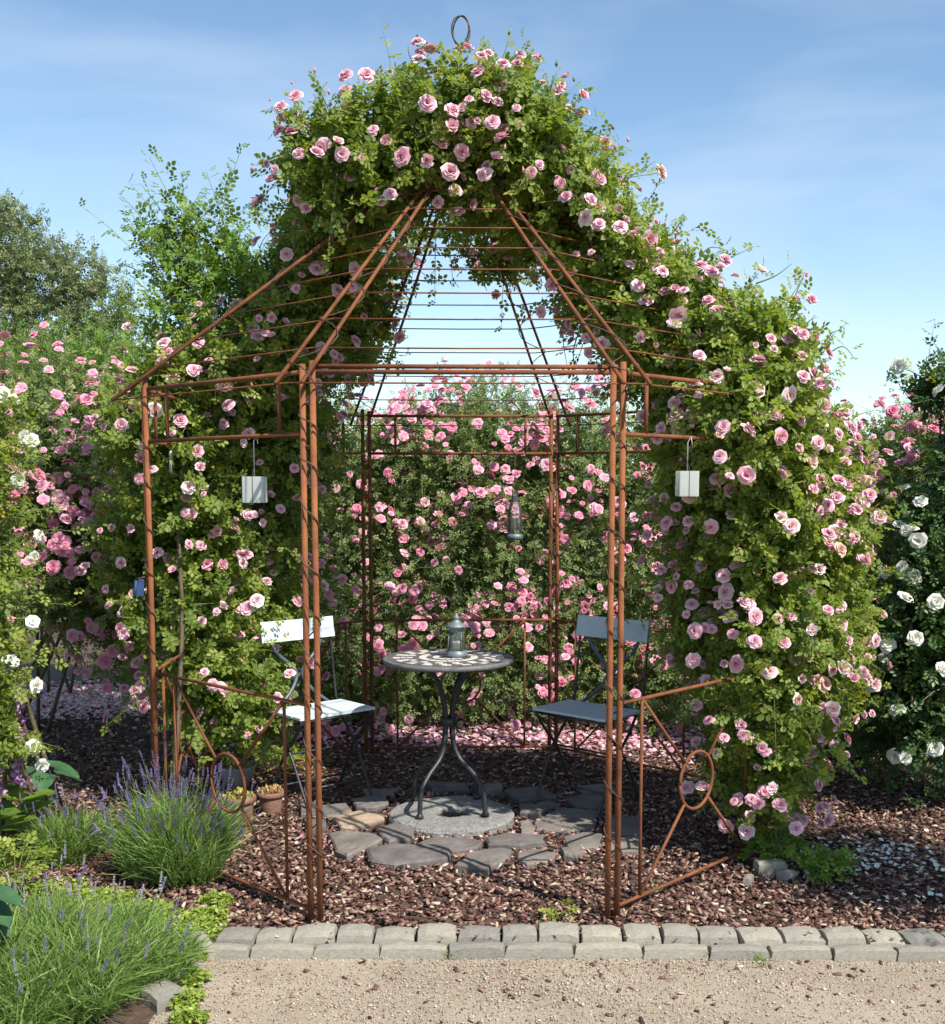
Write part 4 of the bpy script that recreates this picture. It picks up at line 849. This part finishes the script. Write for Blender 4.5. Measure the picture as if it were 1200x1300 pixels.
# broad leaf plants on the left edge
def broad(label, base, leaves, h, seed):
    g=random.Random(seed); t=thing('broad_leaf_plant',label,'plant',base)
    for (dx,dy,z,L,wd,a,tilt) in leaves:
        d=Vector((math.cos(a),math.sin(a),tilt)).normalized(); s=Vector((-math.sin(a),math.cos(a),0)); V,Fc=[],[]; o=Vector((dx,dy,z)); N=7
        for i in range(N+1):
            f=i/N; w_=wd*math.sin(math.pi*min(1,(f*.92+.06)))**.7; c=o+d*L*f+Vector((0,0,-.35*L*f*f))
            for j in (-1,-.5,0,.5,1): V.append(tuple(c+s*w_*j+Vector((0,0,.10*wd*abs(j)*4*.5+g.uniform(-.003,.003)))))
        for i in range(N):
            for j in range(4): q=i*5+j; Fc.append((q,q+1,q+6,q+5))
        obj('leaf',rawmesh('leaf',V,Fc,M['bigleaf'],smooth=True),t)
        tube('stalk',[(dx*.2,dy*.2,0),tuple(Vector((dx*.7,dy*.7,z*.7))),tuple(o)],.004,M['stem'],t,5)
p=at(-15,1290,3.35)
broad('broad dark green leaves poking in at the lower left edge',(p.x-.05,3.42,0),[(.0,0,.36,.16,.045,-.3,.1),(.0,.02,.31,.15,.045,-.6,.0),(-.02,0,.27,.13,.04,-.2,-.1),(.02,-.03,.24,.12,.04,-.9,-.1)],.3,1)
p=at(62,900,4.9)
broad('bluish broad-leaved plant beside the foxglove',(p.x-.06,5.0,0),[(.0,0,.36,.15,.05,-.1,-.1),(.0,0,.33,.12,.05,-1.4,-.3),(-.02,.02,.35,.13,.045,-2.4,-.1),(.0,.05,.30,.14,.05,.6,-.1)],.3,2)
# foxglove
def foxglove(label,base,H,lean,seed,nb=20,group='foxgloves at the left edge'):
    g=np.random.default_rng(seed); t=thing('foxglove',label,'foxglove',base,0,group)
    tube('stem',smoothpts([(0,0,0),(lean*.3,0,H*.5),(lean,0,H)],5),.005,M['stem'],t,6,.002)
    tv,tf=[],[]
    for i,(x_,r_) in enumerate(((0,.10),(.35,.30),(.8,.36),(1.05,.50))):
        for k in range(7): a=2*math.pi*k/7; tv.append((x_,r_*math.cos(a),r_*math.sin(a)))
    for i in range(3):
        for k in range(7): k2=(k+1)%7; a,b,c_,d_=i*7+k,i*7+k2,(i+1)*7+k2,(i+1)*7+k; tf+=[(a,b,c_),(a,c_,d_)]
    for k in range(nb):
        f=.45+.55*k/nb; a=g.uniform(-3.3,.2); P=np.array([[lean*f**2,0,H*f]]); D=np.array([[math.cos(a)*.7,math.sin(a)*.7,-.7]])
        V,Fc,rn=inst(P,D,np.array([[0,0,1.]]),np.array([.045*(1.15-f*.75)]),tv,tf,np.array([g.uniform(0,1)])); o=obj('bell',rawmesh('bell',V,Fc,M['fox'],rn,True),t)
    P=[];D=[]
    for k in range(9): a=g.uniform(0,6.28); P.append((0,0,H*g.uniform(.02,.35))); D.append((math.cos(a),math.sin(a),.3))
    V,Fc,rn=inst(np.array(P),np.array(D),np.tile([[0,0,1.]],(9,1)),np.full(9,.16),LEAF8_v,LEAF8_f,g.uniform(0,1,9)); o=obj('leaves',rawmesh('leaves',V,Fc,M['leaf_bright'],rn),t); o['kind']='stuff'
p=at(28,1040,4.75); foxglove('taller mauve foxglove before the white rose at the left edge',(p.x-.01,4.75,0),.80,.03,5,24)
p=at(0,1040,4.7); foxglove('foxglove cut by the left edge of the picture',(p.x,4.7,0),.66,.0,6,20)
p=gnd(45,1060); foxglove('short leaning foxglove with few pink bells near the ground',(p.x-.08,p.y,0),.34,.14,7,10)

# ---------------- pots
def pot(label,px,py,R,H,m,seed,topm='sedum',bowl=False):
    g=np.random.default_rng(seed); c=gnd(px,py); t=thing('plant_pot',label,'pot',(c.x,c.y+R,0))
    if bowl: prof=[(0,0),(R*.5,0),(R*.75,H*.4),(R,H*.9),(R*1.02,H),(R*.93,H),(R*.9,H*.88),(0,H*.86)]
    else: prof=[(0,0),(R*.68,0),(R*.72,H*.06),(R*.86,H*.70),(R*.84,H*.74),(R,H*.78),(R*1.03,H*.84),(R*1.0,H*.98),(R*.93,H),(R*.86,H*.92),(0,H*.88)]
    lathe('bowl' if bowl else 'pot_body',prof,m,t,28)
    n=300; u=g.uniform(0,6.28,n); q=np.sqrt(g.uniform(0,1,n))*R*.88; P=np.stack([q*np.cos(u),q*np.sin(u),H*.88+.03*(1-(q/R)**2)*g.uniform(.3,1.3,n)],1); D=unit(g.normal(size=(n,3))+np.array([0,0,.8]))
    V,Fc,rn=inst(P,D,unit(g.normal(size=(n,3))),.02*g.uniform(.5,1.2,n),LEAF4_v,LEAF4_f,g.uniform(0,1,n) if topm=='sedum' else g.uniform(.85,1,n)); o=obj('planting',rawmesh('planting',V,Fc,M['sedum'],rn),t); o['kind']='stuff'
    return t
pot('small terracotta pot with dry brown plant nearest the left chair',341,1038,.067,.115,M['terra'],1,'dry')
pot('terracotta pot with yellowish sedum among the lavender spikes',300,1050,.078,.13,M['terra'],2)
pot('wide grey stone bowl of lime sedum behind the terracotta pots',296,1008,.10,.13,M['conc'],3,bowl=True)
# loose stones
for i,(px,py,s,rz,l) in enumerate([(948,1020,(.11,.1,.09),.4,'squared beige stone block beside the right panel'),(978,1108,(.12,.08,.07),.1,'pale rock at the foot of the right rose column'),(1000,1118,(.07,.05,.04),.6,'small pale rock under the bright green weed'),(950,1125,(.07,.03,.05),1.2,'dark thin stone standing in bark near the right corner')]):
    p=gnd(px,py); o=obj('rock',stones[(i*5+2)%12],None,(p.x,p.y,.02),(0,0,rz),s); setp(o,l,'stone')

# ---------------- fallen petals and litter
def petals(name,label,spots,n,m,seed,size=.016,cat='petals',rf=None):
    g=np.random.default_rng(seed); Ps=[]
    for px,py,rx,ry,wt in spots:
        c=gnd(px,py); k=int(n*wt); Ps.append(np.stack([c.x+g.normal(0,rx,k),c.y+g.normal(0,ry,k),g.uniform(.014,.028,k)],1))
    P=np.concatenate(Ps); P=P[P[:,1]>4.1]; k=len(P); D=unit(g.normal(size=(k,3))*np.array([1,1,.25])); N=unit(g.normal(0,.35,(k,3))+np.array([0,0,1.]))
    tv=[(-.5,0,0),(0,.55,.12),(.6,.3,.1),(.6,-.3,.1),(0,-.55,.12),(0,0,-.02)]; tf=[(0,5,1),(1,5,2),(2,5,3),(3,5,4),(4,5,0)]
    V,Fc,rn=inst(P,D,N,size*g.uniform(.6,1.3,k),tv,tf,g.uniform(.2,1,k) if rf is None else rf(g,k)); o=obj(name,rawmesh(name,V,Fc,m,rn),None); setp(o,label,cat,kind='stuff')
petals('fallen_petals','pink rose petals strewn on bark below the back hedge',[(700,935,.7,.22,.4),(560,940,.7,.2,.25),(840,945,.6,.3,.3),(470,930,.3,.2,.08)],2600,M['pink'],101,.026)
petals('fallen_petals','pink rose petals strewn on the bark at the left back',[(120,885,.45,.28,.6),(60,900,.3,.3,.2),(170,900,.3,.2,.2)],3600,M['pink'],102,.028)
petals('fallen_petals','pale petals and chippings lying in shade at the lower right',[(1130,1095,.26,.12,.6),(1180,1150,.2,.06,.2),(1060,1085,.2,.12,.2),],330,M['white'],103,.02)
petals('fallen_petals','few pink petals dropped on the bark and flagstones inside',[(600,1060,.8,.4,1)],240,M['pink'],104,.016)
